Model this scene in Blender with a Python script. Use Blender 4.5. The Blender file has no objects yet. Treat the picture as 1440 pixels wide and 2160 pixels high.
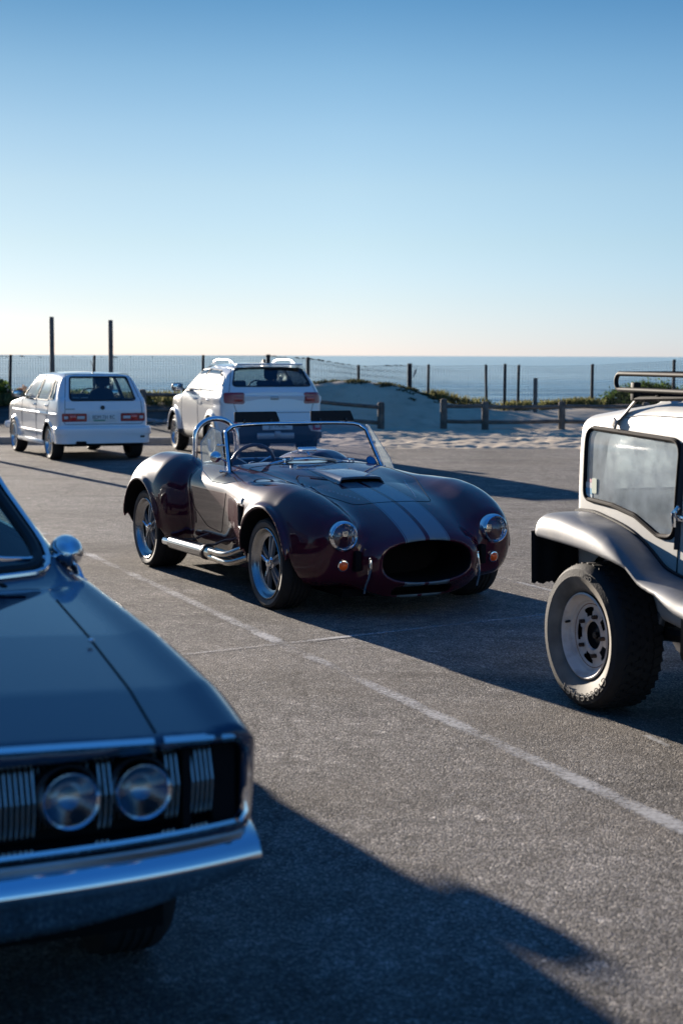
import bpy, bmesh, math, random
import numpy as np
from mathutils import Vector, Matrix

random.seed(7)
RNG = np.random.default_rng(7)
SC = bpy.context.scene
COL = SC.collection
R = math.radians

# ------------------------------------------------------------ camera, sky, sun
CAM_H = 1.68
cam_d = bpy.data.cameras.new('camera')
cam = bpy.data.objects.new('camera', cam_d)
COL.objects.link(cam)
SC.camera = cam
cam.location = (0, 0, CAM_H)
cam.rotation_euler = (R(90 - 5.71), R(-0.22), 0)
cam_d.sensor_fit = 'VERTICAL'
cam_d.sensor_height = 36.0
cam_d.lens = 55.0
cam_d.clip_start = 0.1
cam_d.clip_end = 90000
cam_d.dof.use_dof = True
cam_d.dof.focus_distance = 9.8
cam_d.dof.aperture_fstop = 3.4
cam_d.dof.aperture_blades = 0

SUN_DIR = Vector((-0.49, 0.87, 0)).normalized()      # horizontal direction towards the sun
SUN_EL = R(11.0)
world = bpy.data.worlds.new('World')
SC.world = world
world.use_nodes = True
wn = world.node_tree.nodes
wl = world.node_tree.links
wn.clear()
w_out = wn.new('ShaderNodeOutputWorld')
w_bg = wn.new('ShaderNodeBackground')
w_sky = wn.new('ShaderNodeTexSky')
w_sky.sky_type = 'NISHITA'
w_sky.sun_disc = False
w_sky.sun_elevation = SUN_EL
w_sky.sun_rotation = math.atan2(SUN_DIR.x, SUN_DIR.y)
w_sky.altitude = 0
w_sky.air_density = 1.0
w_sky.dust_density = 0.1
w_sky.ozone_density = 3.0
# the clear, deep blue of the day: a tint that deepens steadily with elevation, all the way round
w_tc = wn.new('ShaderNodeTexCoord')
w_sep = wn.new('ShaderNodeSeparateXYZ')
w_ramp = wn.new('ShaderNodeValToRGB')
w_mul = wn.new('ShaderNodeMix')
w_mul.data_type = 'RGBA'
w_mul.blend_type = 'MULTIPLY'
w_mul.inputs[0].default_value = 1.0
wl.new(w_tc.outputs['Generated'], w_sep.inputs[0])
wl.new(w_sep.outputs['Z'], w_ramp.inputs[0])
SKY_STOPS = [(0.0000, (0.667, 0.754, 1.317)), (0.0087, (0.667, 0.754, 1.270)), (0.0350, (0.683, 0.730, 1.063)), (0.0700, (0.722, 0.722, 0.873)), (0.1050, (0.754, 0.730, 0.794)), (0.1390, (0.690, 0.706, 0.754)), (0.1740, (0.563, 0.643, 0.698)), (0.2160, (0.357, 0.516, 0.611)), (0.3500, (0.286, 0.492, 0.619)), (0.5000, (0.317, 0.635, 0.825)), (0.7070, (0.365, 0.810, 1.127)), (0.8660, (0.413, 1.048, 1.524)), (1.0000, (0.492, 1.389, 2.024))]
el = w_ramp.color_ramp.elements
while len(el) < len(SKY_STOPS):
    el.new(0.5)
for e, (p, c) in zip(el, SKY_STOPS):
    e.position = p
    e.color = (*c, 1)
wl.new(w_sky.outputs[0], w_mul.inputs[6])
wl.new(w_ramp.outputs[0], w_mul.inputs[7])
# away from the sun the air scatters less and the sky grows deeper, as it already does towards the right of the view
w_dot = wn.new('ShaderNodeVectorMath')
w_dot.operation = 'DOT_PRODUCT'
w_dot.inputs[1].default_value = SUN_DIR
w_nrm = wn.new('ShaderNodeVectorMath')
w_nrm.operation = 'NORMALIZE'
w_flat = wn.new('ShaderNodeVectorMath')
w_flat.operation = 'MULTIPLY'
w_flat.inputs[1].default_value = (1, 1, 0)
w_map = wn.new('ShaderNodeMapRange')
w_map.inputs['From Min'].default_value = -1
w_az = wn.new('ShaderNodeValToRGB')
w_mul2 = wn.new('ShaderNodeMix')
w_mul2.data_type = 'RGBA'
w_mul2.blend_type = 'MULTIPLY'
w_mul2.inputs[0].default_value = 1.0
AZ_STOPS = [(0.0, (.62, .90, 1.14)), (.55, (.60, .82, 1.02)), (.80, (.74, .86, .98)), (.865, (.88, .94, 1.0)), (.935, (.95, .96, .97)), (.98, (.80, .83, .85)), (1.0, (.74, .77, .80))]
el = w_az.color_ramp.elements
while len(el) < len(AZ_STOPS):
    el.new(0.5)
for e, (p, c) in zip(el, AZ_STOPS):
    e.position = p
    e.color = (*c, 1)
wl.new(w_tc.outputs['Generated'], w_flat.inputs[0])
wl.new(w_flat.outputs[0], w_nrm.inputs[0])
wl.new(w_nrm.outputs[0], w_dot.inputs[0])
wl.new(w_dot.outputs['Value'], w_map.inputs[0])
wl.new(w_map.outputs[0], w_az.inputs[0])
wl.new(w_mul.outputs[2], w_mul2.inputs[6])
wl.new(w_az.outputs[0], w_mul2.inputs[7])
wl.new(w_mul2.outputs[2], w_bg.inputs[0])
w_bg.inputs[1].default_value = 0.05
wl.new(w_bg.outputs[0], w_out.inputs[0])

sun_d = bpy.data.lights.new('sun', 'SUN')
sun_d.energy = 4.0
sun_d.angle = R(0.53)
sun_d.color = (1.0, 0.89, 0.76)
sun = bpy.data.objects.new('sun', sun_d)
COL.objects.link(sun)
sv = -(SUN_DIR * math.cos(SUN_EL) + Vector((0, 0, math.sin(SUN_EL))))
sun.rotation_euler = sv.to_track_quat('-Z', 'Y').to_euler()

SC.view_settings.view_transform = 'Standard'
SC.view_settings.look = 'None'
SC.view_settings.gamma = 1.0
SC.view_settings.exposure = 1.8
SC.view_settings.use_curve_mapping = False
SC.render.engine = 'CYCLES'
SC.cycles.use_denoising = True
SC.cycles.max_bounces = 10
SC.cycles.transparent_max_bounces = 24
SC.cycles.caustics_reflective = False
SC.cycles.caustics_refractive = False
SC.cycles.sample_clamp_indirect = 6.0
# ------------------------------------------------------------ object helpers
def tag(o, label=None, cat=None, group=None, kind=None):
    if label: o['label'] = label
    if cat: o['category'] = cat
    if group: o['group'] = group
    if kind: o['kind'] = kind
    return o


def empty(name, loc=(0, 0, 0), rz=0.0, label=None, cat=None, group=None):
    o = bpy.data.objects.new(name, None)
    o.location = loc
    o.rotation_euler = (0, 0, rz)
    o.empty_display_size = 0.2
    COL.objects.link(o)
    return tag(o, label, cat, group)


def link_mesh(name, me, parent=None):
    o = bpy.data.objects.new(name, me)
    o.parent = parent
    COL.objects.link(o)
    return o


def mesh_np(name, V, F, mat, parent=None, N=None, smooth=True):
    """numpy verts and equal-length faces -> one object; N = vertex normals for smooth shading"""
    me = bpy.data.meshes.new(name)
    V = np.asarray(V, np.float32)
    F = np.asarray(F, np.int32)
    k = F.shape[1]
    me.vertices.add(len(V))
    me.vertices.foreach_set('co', V.ravel())
    me.loops.add(F.size)
    me.loops.foreach_set('vertex_index', F.ravel())
    me.polygons.add(len(F))
    me.polygons.foreach_set('loop_start', np.arange(0, F.size, k, dtype=np.int32))
    me.polygons.foreach_set('loop_total', np.full(len(F), k, np.int32))
    me.polygons.foreach_set('use_smooth', np.full(len(F), smooth, bool))
    me.update(calc_edges=True)
    me.validate()
    if N is not None:
        me.normals_split_custom_set_from_vertices([tuple(n) for n in np.asarray(N, float)])
    if mat: me.materials.append(mat)
    return link_mesh(name, me, parent)


class MB:
    """collects primitives, then builds ONE mesh object"""
    def __init__(s):
        s.v = []
        s.f = []

    def add(s, vs, fs):
        n = len(s.v)
        s.v += [tuple(v) for v in vs]
        s.f += [tuple(i + n for i in f) for f in fs]
        return s

    def xf(s, M, start=0):
        s.v[start:] = [tuple(M @ Vector(v)) for v in s.v[start:]]
        return s

    def box(s, c, d, rot=None, bev=0.0):
        bm = bmesh.new()
        bmesh.ops.create_cube(bm, size=1.0)
        bmesh.ops.scale(bm, vec=d, verts=bm.verts)
        if bev > 0:
            bmesh.ops.bevel(bm, geom=bm.edges[:], offset=min(bev, min(d) * 0.45), segments=2, affect='EDGES', profile=0.5)
        if rot is not None:
            bmesh.ops.rotate(bm, matrix=rot, verts=bm.verts)
        bmesh.ops.translate(bm, vec=c, verts=bm.verts)
        s.bm(bm)
        return s

    def bm(s, bm):
        bm.verts.index_update()
        s.add([v.co.copy() for v in bm.verts], [[v.index for v in f.verts] for f in bm.faces])
        bm.free()
        return s

    def tube(s, pts, r, n=8, closed=False, caps=True, flat=1.0):
        pts = [Vector(p) for p in pts]
        m = len(pts)
        rr = r if hasattr(r, '__len__') else [r] * m
        base = len(s.v)
        up = None
        rings = []
        for i, p in enumerate(pts):
            if closed: t = pts[(i + 1) % m] - pts[i - 1]
            else: t = pts[min(i + 1, m - 1)] - pts[max(i - 1, 0)]
            if t.length < 1e-9: t = Vector((0, 0, 1))
            t.normalize()
            if up is None:
                up = Vector((0, 0, 1)) if abs(t.z) < 0.9 else Vector((1, 0, 0))
            a = up - t * up.dot(t)
            if a.length < 1e-6: a = t.orthogonal()
            a.normalize()
            up = a
            b = t.cross(a)
            rings.append([p + (a * math.cos(2 * math.pi * k / n) * flat + b * math.sin(2 * math.pi * k / n)) * rr[i] for k in range(n)])
        for rg in rings: s.v += [tuple(q) for q in rg]
        for i in range(m if closed else m - 1):
            j = (i + 1) % m
            for k in range(n):
                l = (k + 1) % n
                s.f.append((base + i * n + k, base + i * n + l, base + j * n + l, base + j * n + k))
        if caps and not closed:
            s.f.append(tuple(base + k for k in range(n))[::-1])
            s.f.append(tuple(base + (m - 1) * n + k for k in range(n)))
        return s

    def lathe(s, prof, axis='y', n=48, c=(0, 0, 0), closed=False, a0=0.0, a1=2 * math.pi):
        """prof: list of (radius, along-axis)"""
        base = len(s.v)
        m = len(prof)
        full = abs(a1 - a0 - 2 * math.pi) < 1e-6
        nn = n if full else n + 1
        for k in range(nn):
            t = a0 + (a1 - a0) * k / n
            ct, st = math.cos(t), math.sin(t)
            for r, h in prof:
                if axis == 'y': p = (r * ct, h, r * st)
                elif axis == 'z': p = (r * ct, r * st, h)
                else: p = (h, r * ct, r * st)
                s.v.append((p[0] + c[0], p[1] + c[1], p[2] + c[2]))
        for k in range(n):
            l = (k + 1) % nn
            for i in range(m if closed else m - 1):
                j = (i + 1) % m
                s.f.append((base + k * m + i, base + l * m + i, base + l * m + j, base + k * m + j))
        return s

    def prism(s, poly, z0, z1, plane='xy'):
        """extrude a 2-D outline; plane xy / xz / yz, z0..z1 along the third axis"""
        n = len(poly)
        def mk(p, h):
            if plane == 'xy': return (p[0], p[1], h)
            if plane == 'xz': return (p[0], h, p[1])
            return (h, p[0], p[1])
        s.add([mk(p, z0) for p in poly] + [mk(p, z1) for p in poly],
              [tuple(range(n))[::-1], tuple(range(n, 2 * n))] + [(i, (i + 1) % n, (i + 1) % n + n, i + n) for i in range(n)])
        return s

    def ball(s, c, r, seg=16, ring=10, sq=(1, 1, 1)):
        bm = bmesh.new()
        bmesh.ops.create_uvsphere(bm, u_segments=seg, v_segments=ring, radius=1.0)
        bmesh.ops.scale(bm, vec=(r * sq[0], r * sq[1], r * sq[2]), verts=bm.verts)
        bmesh.ops.translate(bm, vec=c, verts=bm.verts)
        return s.bm(bm)

    def grid(s, P):
        """P[i][j] points -> quads"""
        a, b = len(P), len(P[0])
        base = len(s.v)
        for row in P: s.v += [tuple(p) for p in row]
        for i in range(a - 1):
            for j in range(b - 1):
                s.f.append((base + i * b + j, base + i * b + j + 1, base + (i + 1) * b + j + 1, base + (i + 1) * b + j))
        return s

    def build(s, name, mat, parent=None, smooth=True, ang=40, fix=True):
        me = bpy.data.meshes.new(name)
        me.from_pydata(s.v, [], s.f)
        if fix:
            bm = bmesh.new()
            bm.from_mesh(me)
            bmesh.ops.recalc_face_normals(bm, faces=bm.faces)
            bm.to_mesh(me)
            bm.free()
        if mat:
            for m in (mat if isinstance(mat, (list, tuple)) else [mat]): me.materials.append(m)
        if smooth:
            me.polygons.foreach_set('use_smooth', np.ones(len(me.polygons), bool))
            me.set_sharp_from_angle(angle=R(ang))
        return link_mesh(name, me, parent)


def copy_tree(o, parent=None):
    c = o.copy()
    COL.objects.link(c)
    c.parent = parent
    for ch in list(o.children): copy_tree(ch, c)
    return c


def text_mesh(name, body, size, mat, parent, depth=0.0, align='CENTER'):
    cu = bpy.data.curves.new(name, 'FONT')
    cu.body = body
    cu.size = size
    cu.extrude = depth
    cu.align_x = align
    cu.align_y = 'CENTER'
    cu.resolution_u = 2
    t = bpy.data.objects.new(name + '_tmp', cu)
    COL.objects.link(t)
    dg = bpy.context.evaluated_depsgraph_get()
    me = bpy.data.meshes.new_from_object(t.evaluated_get(dg))
    bpy.data.objects.remove(t)
    me.name = name
    me.materials.clear()
    me.materials.append(mat)
    return link_mesh(name, me, parent)


# ------------------------------------------------------------ curves and outlines
def cur(xs, ys):
    """smooth monotone curve through points (pchip), as a fast lookup"""
    xs = np.asarray(xs, float)
    ys = np.asarray(ys, float)
    if xs[0] > xs[-1]: xs, ys = xs[::-1], ys[::-1]
    h = np.diff(xs)
    dl = np.diff(ys) / h
    d = np.zeros_like(ys)
    for i in range(1, len(xs) - 1):
        if dl[i - 1] * dl[i] > 0:
            w1, w2 = 2 * h[i] + h[i - 1], h[i] + 2 * h[i - 1]
            d[i] = (w1 + w2) / (w1 / dl[i - 1] + w2 / dl[i])
    d[0], d[-1] = dl[0], dl[-1]
    X = np.linspace(xs[0], xs[-1], 1500)
    i = np.clip(np.searchsorted(xs, X) - 1, 0, len(h) - 1)
    t = (X - xs[i]) / h[i]
    Y = ((1 + 2 * t) * (1 - t) ** 2 * ys[i] + t * (1 - t) ** 2 * h[i] * d[i] + t * t * (3 - 2 * t) * ys[i + 1] + t * t * (t - 1) * h[i] * d[i + 1])
    return lambda q: np.interp(q, X, Y)


def rpoly(pts, r=0.03, n=5):
    """outline with rounded corners; r one radius or one per corner"""
    m = len(pts)
    rr = r if hasattr(r, '__len__') else [r] * m
    out = []
    for i in range(m):
        p = np.array(pts[i], float)
        a = np.array(pts[i - 1], float) - p
        b = np.array(pts[(i + 1) % m], float) - p
        la, lb = np.linalg.norm(a), np.linalg.norm(b)
        a /= la
        b /= lb
        co = np.clip(a @ b, -0.9999, 0.9999)
        t = min(rr[i] / math.tan(math.acos(co) / 2), 0.48 * la, 0.48 * lb)
        if t < 1e-4:
            out.append(tuple(p))
            continue
        p0, p1 = p + a * t, p + b * t
        for k in range(n + 1):
            u = k / n
            q = (1 - u) ** 2 * p0 + 2 * u * (1 - u) * p + u * u * p1
            out.append(tuple(q))
    return out


def dense(poly, step=0.02, closed=True):
    out = []
    m = len(poly)
    for i in range(m if closed else m - 1):
        a, b = np.array(poly[i], float), np.array(poly[(i + 1) % m], float)
        k = max(1, int(np.linalg.norm(b - a) / step))
        for j in range(k): out.append(a + (b - a) * j / k)
    if not closed: out.append(np.array(poly[-1], float))
    return np.array(out)


def inpoly(X, Y, poly):
    ins = np.zeros(X.shape, bool)
    m = len(poly)
    for i in range(m):
        x0, y0 = poly[i - 1]
        x1, y1 = poly[i]
        if y0 == y1: continue
        c = ((y0 > Y) != (y1 > Y)) & (X < (x1 - x0) * (Y - y0) / (y1 - y0) + x0)
        ins ^= c
    return ins


def polysdf(X, Y, poly):
    d = np.full(X.shape, 1e9, X.dtype)
    m = len(poly)
    for i in range(m):
        ax, ay = poly[i - 1]
        bx, by = poly[i]
        ex, ey = bx - ax, by - ay
        L = ex * ex + ey * ey
        if L < 1e-12: continue
        wx, wy = X - ax, Y - ay
        t = np.clip((wx * ex + wy * ey) / L, 0, 1)
        d = np.minimum(d, (wx - ex * t) ** 2 + (wy - ey * t) ** 2)
    d = np.sqrt(d)
    return np.where(inpoly(X, Y, poly), -d, d)


# ------------------------------------------------------------ implicit bodies
def smin(a, b, k):
    h = np.maximum(k - np.abs(a - b), 0) / k
    return np.minimum(a, b) - h * h * k * 0.25


def smax(a, b, k):
    return -smin(-a, -b, k)


def sup(a, z, hw, zc, ht, hb, n):
    """super-ellipse section: half width hw, height ht above and hb below zc"""
    hz = np.where(z > zc, ht, hb)
    u, v = np.abs(a) / hw, np.abs(z - zc) / hz
    rho = np.maximum((u ** n + v ** n) ** (1.0 / n), 1e-4)
    r = np.sqrt(a * a + (z - zc) ** 2)
    return np.where(rho > 0.25, r * (1 - 1 / rho), -np.minimum(hw, hz) * 0.75)


def rbox(x, y, z, c, h, r):
    qx, qy, qz = np.abs(x - c[0]) - h[0] + r, np.abs(y - c[1]) - h[1] + r, np.abs(z - c[2]) - h[2] + r
    return np.sqrt(np.maximum(qx, 0) ** 2 + np.maximum(qy, 0) ** 2 + np.maximum(qz, 0) ** 2) + np.minimum(np.maximum(qx, np.maximum(qy, qz)), 0) - r


def cyl_y(x, z, c, r):
    return np.sqrt((x - c[0]) ** 2 + (z - c[1]) ** 2) - r


class Surf:
    """surface nets over an implicit function, refined onto it, with exact normals"""
    def __init__(s, sdf, lo, hi, h, blk=8, lip=1.7):
        s.sdf = sdf
        lo, hi = np.array(lo, float), np.array(hi, float)
        nb = np.ceil((hi - lo) / (h * blk)).astype(int)
        n = nb * blk
        ax = [lo[i] + h * np.arange(n[i]) for i in range(3)]
        cx = [lo[i] + h * (np.arange(nb[i]) * blk + (blk - 1) / 2) for i in range(3)]
        G = np.meshgrid(*cx, indexing='ij')
        Dc = sdf(*[g.astype(np.float32).ravel() for g in G]).reshape(nb)
        D = np.repeat(np.repeat(np.repeat(Dc, blk, 0), blk, 1), blk, 2).astype(np.float32)
        act = np.argwhere(np.abs(Dc) < blk * h * 0.87 * lip + h)
        off = np.stack(np.meshgrid(*[np.arange(blk)] * 3, indexing='ij'), -1).reshape(-1, 3)
        for q in range(0, len(act), 1500):
            idx = (act[q:q + 1500, None, :] * blk + off[None]).reshape(-1, 3)
            p = [(lo[i] + h * idx[:, i]).astype(np.float32) for i in range(3)]
            D[idx[:, 0], idx[:, 1], idx[:, 2]] = sdf(*p)
        S = D < 0
        c = S[:-1, :-1, :-1].astype(np.int8)
        cnt = sum(S[i:n[0] - 1 + i, j:n[1] - 1 + j, k:n[2] - 1 + k].astype(np.int8) for i in (0, 1) for j in (0, 1) for k in (0, 1))
        cells = np.argwhere((cnt > 0) & (cnt < 8))
        vid = np.full(cnt.shape, -1, np.int32)
        vid[tuple(cells.T)] = np.arange(len(cells))
        acc = np.zeros((len(cells), 3))
        num = np.zeros(len(cells))
        for axis in range(3):
            for b in ((0, 0), (0, 1), (1, 0), (1, 1)):
                o0 = np.insert(np.array(b), axis, 0)
                o1 = np.insert(np.array(b), axis, 1)
                i0, i1 = cells + o0, cells + o1
                d0, d1 = D[tuple(i0.T)].astype(float), D[tuple(i1.T)].astype(float)
                m = (d0 < 0) != (d1 < 0)
                t = np.where(m, d0 / np.where(m, d0 - d1, 1), 0)
                acc += np.where(m[:, None], i0 + (o1 - o0) * t[:, None], 0)
                num += m
        V = lo + h * acc / num[:, None]
        F = []
        for axis in range(3):
            sl0 = [slice(None)] * 3
            sl1 = [slice(None)] * 3
            sl0[axis] = slice(0, n[axis] - 1)
            sl1[axis] = slice(1, n[axis])
            A, B = S[tuple(sl0)], S[tuple(sl1)]
            e = np.argwhere(A != B)
            u, w = [(1, 2), (2, 0), (0, 1)][axis]
            e = e[(e[:, u] > 0) & (e[:, w] > 0) & (e[:, u] < n[u] - 1) & (e[:, w] < n[w] - 1)]
            def cc(du, dw):
                i = e.copy()
                i[:, u] += du
                i[:, w] += dw
                return vid[tuple(i.T)]
            qd = np.stack([cc(-1, -1), cc(0, -1), cc(0, 0), cc(-1, 0)], 1)
            fl = ~A[tuple(e.T)]
            qd[fl] = qd[fl][:, ::-1]
            F.append(qd)
        F = np.concatenate(F)
        s.F = F[(F >= 0).all(1)]
        for it in range(3):
            g, d = s.grad(V, h * 0.25)
            g2 = (g ** 2).sum(1)
            st = np.clip(-d / np.maximum(g2, 0.05), -h, h)
            V = V + g * st[:, None]
        s.V = V
        s.h = h
        s.renorm()

    def ev(s, V):
        return s.sdf(*[np.ascontiguousarray(V[:, i]) for i in range(3)]).astype(float)

    def grad(s, V, e):
        d = s.ev(V)
        g = np.zeros_like(V)
        for i in range(3):
            o = np.zeros(3)
            o[i] = e
            g[:, i] = (s.ev(V + o) - s.ev(V - o)) / (2 * e)
        return g, d

    def renorm(s, e=0.002):
        g, _ = s.grad(s.V, e)
        s.N = g / np.maximum(np.linalg.norm(g, axis=1), 1e-9)[:, None]

    def onto(s, P, k, it=6):
        """slide points along axis k until they lie on the surface"""
        P = P.copy()
        for _ in range(it):
            e = 1e-3
            o = np.zeros(3)
            o[k] = e
            d = s.ev(P)
            g = (s.ev(P + o) - s.ev(P - o)) / (2 * e)
            st = np.where(np.abs(g) > 0.12, -d / np.where(np.abs(g) > 0.12, g, 1), 0)
            P[:, k] += np.clip(st, -0.05, 0.05)
        return P

    def setup(s):
        s.lab = np.zeros(len(s.F), int)
        s.names = ['body']
        s.fc = s.V[s.F].mean(1)
        s.fn = s.N[s.F].mean(1)

    def region(s, name, poly, plane, cond, snap=True, only=None):
        """faces inside an outline (seen along one axis) become their own piece; the cut is snapped to the outline"""
        i, j, k = {'xz': (0, 2, 1), 'yz': (1, 2, 0), 'xy': (0, 1, 2)}[plane]
        if name not in s.names: s.names.append(name)
        ix = s.names.index(name)
        c, nn = s.fc, s.fn
        ok = cond(c[:, 0], c[:, 1], c[:, 2], nn[:, 0], nn[:, 1], nn[:, 2])
        if only is not None: ok &= np.isin(s.lab, [s.names.index(o) for o in only])
        ins = ok & inpoly(c[:, i], c[:, j], poly)
        if snap:
            a = np.zeros(len(s.V), bool)
            b = np.zeros(len(s.V), bool)
            a[s.F[ins].ravel()] = True
            b[s.F[ok & ~ins].ravel()] = True
            q = np.where(a & b)[0]
            if len(q):
                P = s.V[q]
                best = np.full(len(q), 1e9)
                bp = P[:, [i, j]].copy()
                m = len(poly)
                for t in range(m):
                    A, B = np.array(poly[t - 1], float), np.array(poly[t], float)
                    e = B - A
                    L = e @ e
                    if L < 1e-12: continue
                    u = np.clip(((P[:, [i, j]] - A) @ e) / L, 0, 1)
                    w = A + u[:, None] * e
                    dd = ((P[:, [i, j]] - w) ** 2).sum(1)
                    g = dd < best
                    best[g] = dd[g]
                    bp[g] = w[g]
                mv = best < (2.0 * s.h) ** 2
                Q = P.copy()
                Q[mv, i], Q[mv, j] = bp[mv, 0], bp[mv, 1]
                Q2 = s.onto(Q, k)
                good = mv & (np.abs(Q2[:, k] - P[:, k]) < 3 * s.h) & (np.abs(s.ev(Q2)) < 0.004)
                s.V[q[good]] = Q2[good]
        s.lab[ins] = ix
        return s

    def mark(s, name, fn, only=None):
        if name not in s.names: s.names.append(name)
        c, nn = s.fc, s.fn
        m = fn(c[:, 0], c[:, 1], c[:, 2], nn[:, 0], nn[:, 1], nn[:, 2])
        if only is not None: m &= np.isin(s.lab, [s.names.index(o) for o in only])
        s.lab[m] = s.names.index(name)
        return s

    def mark_fn(s, name, g, only=None, ok=None):
        """faces where g > 0 become their own piece, the seam moved onto g = 0"""
        G = lambda P: g(*[np.ascontiguousarray(P[:, i]) for i in range(3)]).astype(float)
        if name not in s.names: s.names.append(name)
        m = G(s.fc) > 0
        if ok is not None: m &= ok(s.fc[:, 0], s.fc[:, 1], s.fc[:, 2])
        if only is not None: m &= np.isin(s.lab, [s.names.index(o) for o in only])
        a = np.zeros(len(s.V), bool)
        b = np.zeros(len(s.V), bool)
        a[s.F[m].ravel()] = True
        b[s.F[~m].ravel()] = True
        q = np.where(a & b)[0]
        if len(q):
            P = s.V[q].copy()
            for _ in range(3):
                v = G(P)
                t = np.stack([(G(P + o) - G(P - o)) / .002 for o in np.eye(3) * .001], 1)
                nn, d = s.grad(P, .001)
                nn /= np.maximum(np.linalg.norm(nn, axis=1), 1e-6)[:, None]
                t -= nn * (t * nn).sum(1)[:, None]
                t2 = (t ** 2).sum(1)
                st = np.where(t2 > .05, -v / np.maximum(t2, .05), 0)
                P += t * np.clip(st, -s.h, s.h)[:, None]
                nn, d = s.grad(P, .001)
                P -= nn * (d / np.maximum((nn ** 2).sum(1), .2))[:, None]
            good = np.linalg.norm(P - s.V[q], axis=1) < 1.6 * s.h
            s.V[q[good]] = P[good]
        s.lab[m] = s.names.index(name)
        return s

    def piece(s, labs, name, mat, parent, off=0.0, sub=None):
        """faces of these labels as one mesh object"""
        m = np.isin(s.lab, [s.names.index(l) for l in labs])
        if sub is not None: m &= sub(s.fc[:, 0], s.fc[:, 1], s.fc[:, 2])
        F = s.F[m]
        if not len(F): return None
        u, inv = np.unique(F, return_inverse=True)
        return mesh_np(name, s.V[u] + s.N[u] * off, inv.reshape(F.shape), mat, parent, s.N[u])

    def wells(s, name, m, parent, xm):
        """the liner of each wheel well is a piece of its own"""
        for sx in (1, -1):
            for sg in (1, -1):
                s.piece([name], 'wheel_arch_liner', m, parent, 0.0, lambda x, y, z, sx=sx, sg=sg: ((x - xm) * sx > 0) & (y * sg > 0))

    def trace(s, poly, plane, sign, guess, step=0.02, closed=True, off=0.0):
        """an outline laid on the surface; guess = starting third coordinate (number or function of the two)"""
        i, j, k = {'xz': (0, 2, 1), 'yz': (1, 2, 0), 'xy': (0, 1, 2)}[plane]
        Q = dense(poly, step, closed)
        sel = np.where(s.N[:, k] * sign > 0.12)[0]
        P = np.zeros((len(Q), 3))
        P[:, i], P[:, j] = Q[:, 0], Q[:, 1]
        SV = s.V[sel]
        for a in range(len(Q)):
            g = guess if not callable(guess) else guess(*Q[a])
            dd = (SV[:, i] - Q[a, 0]) ** 2 + (SV[:, j] - Q[a, 1]) ** 2 + 0.05 * (SV[:, k] - g) ** 2
            P[a, k] = SV[np.argmin(dd), k]
        P = s.onto(P, k)
        if off:
            g, _ = s.grad(P, 0.002)
            P += off * g / np.maximum(np.linalg.norm(g, axis=1), 1e-9)[:, None]
        return P
# ------------------------------------------------------------ materials
MATS = {}


def mat(name, base, rough=0.5, metal=0.0, coat=0.0, coat_r=0.03, spec=0.5, var=0.0, vscale=8.0, bump=0.0, bscale=60.0, rvar=0.0, emit=None, coord='Object', dirt=None):
    """principled material; var / rvar = slow variation of colour / gloss, bump = fine relief, dirt = (colour, scale, amount)"""
    if name in MATS: return MATS[name]
    m = bpy.data.materials.new(name)
    m.use_nodes = True
    nt = m.node_tree
    b = nt.nodes['Principled BSDF']
    b.inputs['Base Color'].default_value = (*base, 1)
    b.inputs['Roughness'].default_value = rough
    b.inputs['Metallic'].default_value = metal
    b.inputs['Coat Weight'].default_value = coat
    b.inputs['Coat Roughness'].default_value = coat_r
    b.inputs['Specular IOR Level'].default_value = spec
    tc = None
    def noise(scale, detail=4.0):
        nonlocal tc
        if tc is None: tc = nt.nodes.new('ShaderNodeTexCoord')
        n = nt.nodes.new('ShaderNodeTexNoise')
        n.inputs['Scale'].default_value = scale
        n.inputs['Detail'].default_value = detail
        nt.links.new(tc.outputs[coord], n.inputs['Vector'])
        return n
    col = None
    if var > 0:
        n = noise(vscale)
        r = nt.nodes.new('ShaderNodeValToRGB')
        r.color_ramp.elements[0].position = 0.3
        r.color_ramp.elements[1].position = 0.7
        r.color_ramp.elements[0].color = (*[c * (1 - var) for c in base], 1)
        r.color_ramp.elements[1].color = (*[min(1, c * (1 + var)) for c in base], 1)
        nt.links.new(n.outputs['Fac'], r.inputs[0])
        col = r.outputs[0]
    if dirt:
        n = noise(dirt[1], 6)
        r = nt.nodes.new('ShaderNodeValToRGB')
        r.color_ramp.elements[0].position = 0.5
        r.color_ramp.elements[1].position = 0.72
        r.color_ramp.elements[0].color = (0, 0, 0, 1)
        r.color_ramp.elements[1].color = (dirt[2],) * 3 + (1,)
        nt.links.new(n.outputs['Fac'], r.inputs[0])
        mx = nt.nodes.new('ShaderNodeMix')
        mx.data_type = 'RGBA'
        nt.links.new(r.outputs[0], mx.inputs[0])
        if col: nt.links.new(col, mx.inputs[6])
        else: mx.inputs[6].default_value = (*base, 1)
        mx.inputs[7].default_value = (*dirt[0], 1)
        col = mx.outputs[2]
    if col: nt.links.new(col, b.inputs['Base Color'])
    if rvar > 0:
        n = noise(vscale * 1.7)
        mr = nt.nodes.new('ShaderNodeMapRange')
        mr.inputs['To Min'].default_value = max(0.02, rough - rvar)
        mr.inputs['To Max'].default_value = rough + rvar
        nt.links.new(n.outputs['Fac'], mr.inputs['Value'])
        nt.links.new(mr.outputs[0], b.inputs['Roughness'])
    if bump > 0:
        n = noise(bscale, 3)
        bp = nt.nodes.new('ShaderNodeBump')
        bp.inputs['Strength'].default_value = bump
        bp.inputs['Distance'].default_value = 0.01
        nt.links.new(n.outputs['Fac'], bp.inputs['Height'])
        nt.links.new(bp.outputs[0], b.inputs['Normal'])
    if emit:
        b.inputs['Emission Color'].default_value = (*emit[0], 1)
        b.inputs['Emission Strength'].default_value = emit[1]
    MATS[name] = m
    return m


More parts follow.
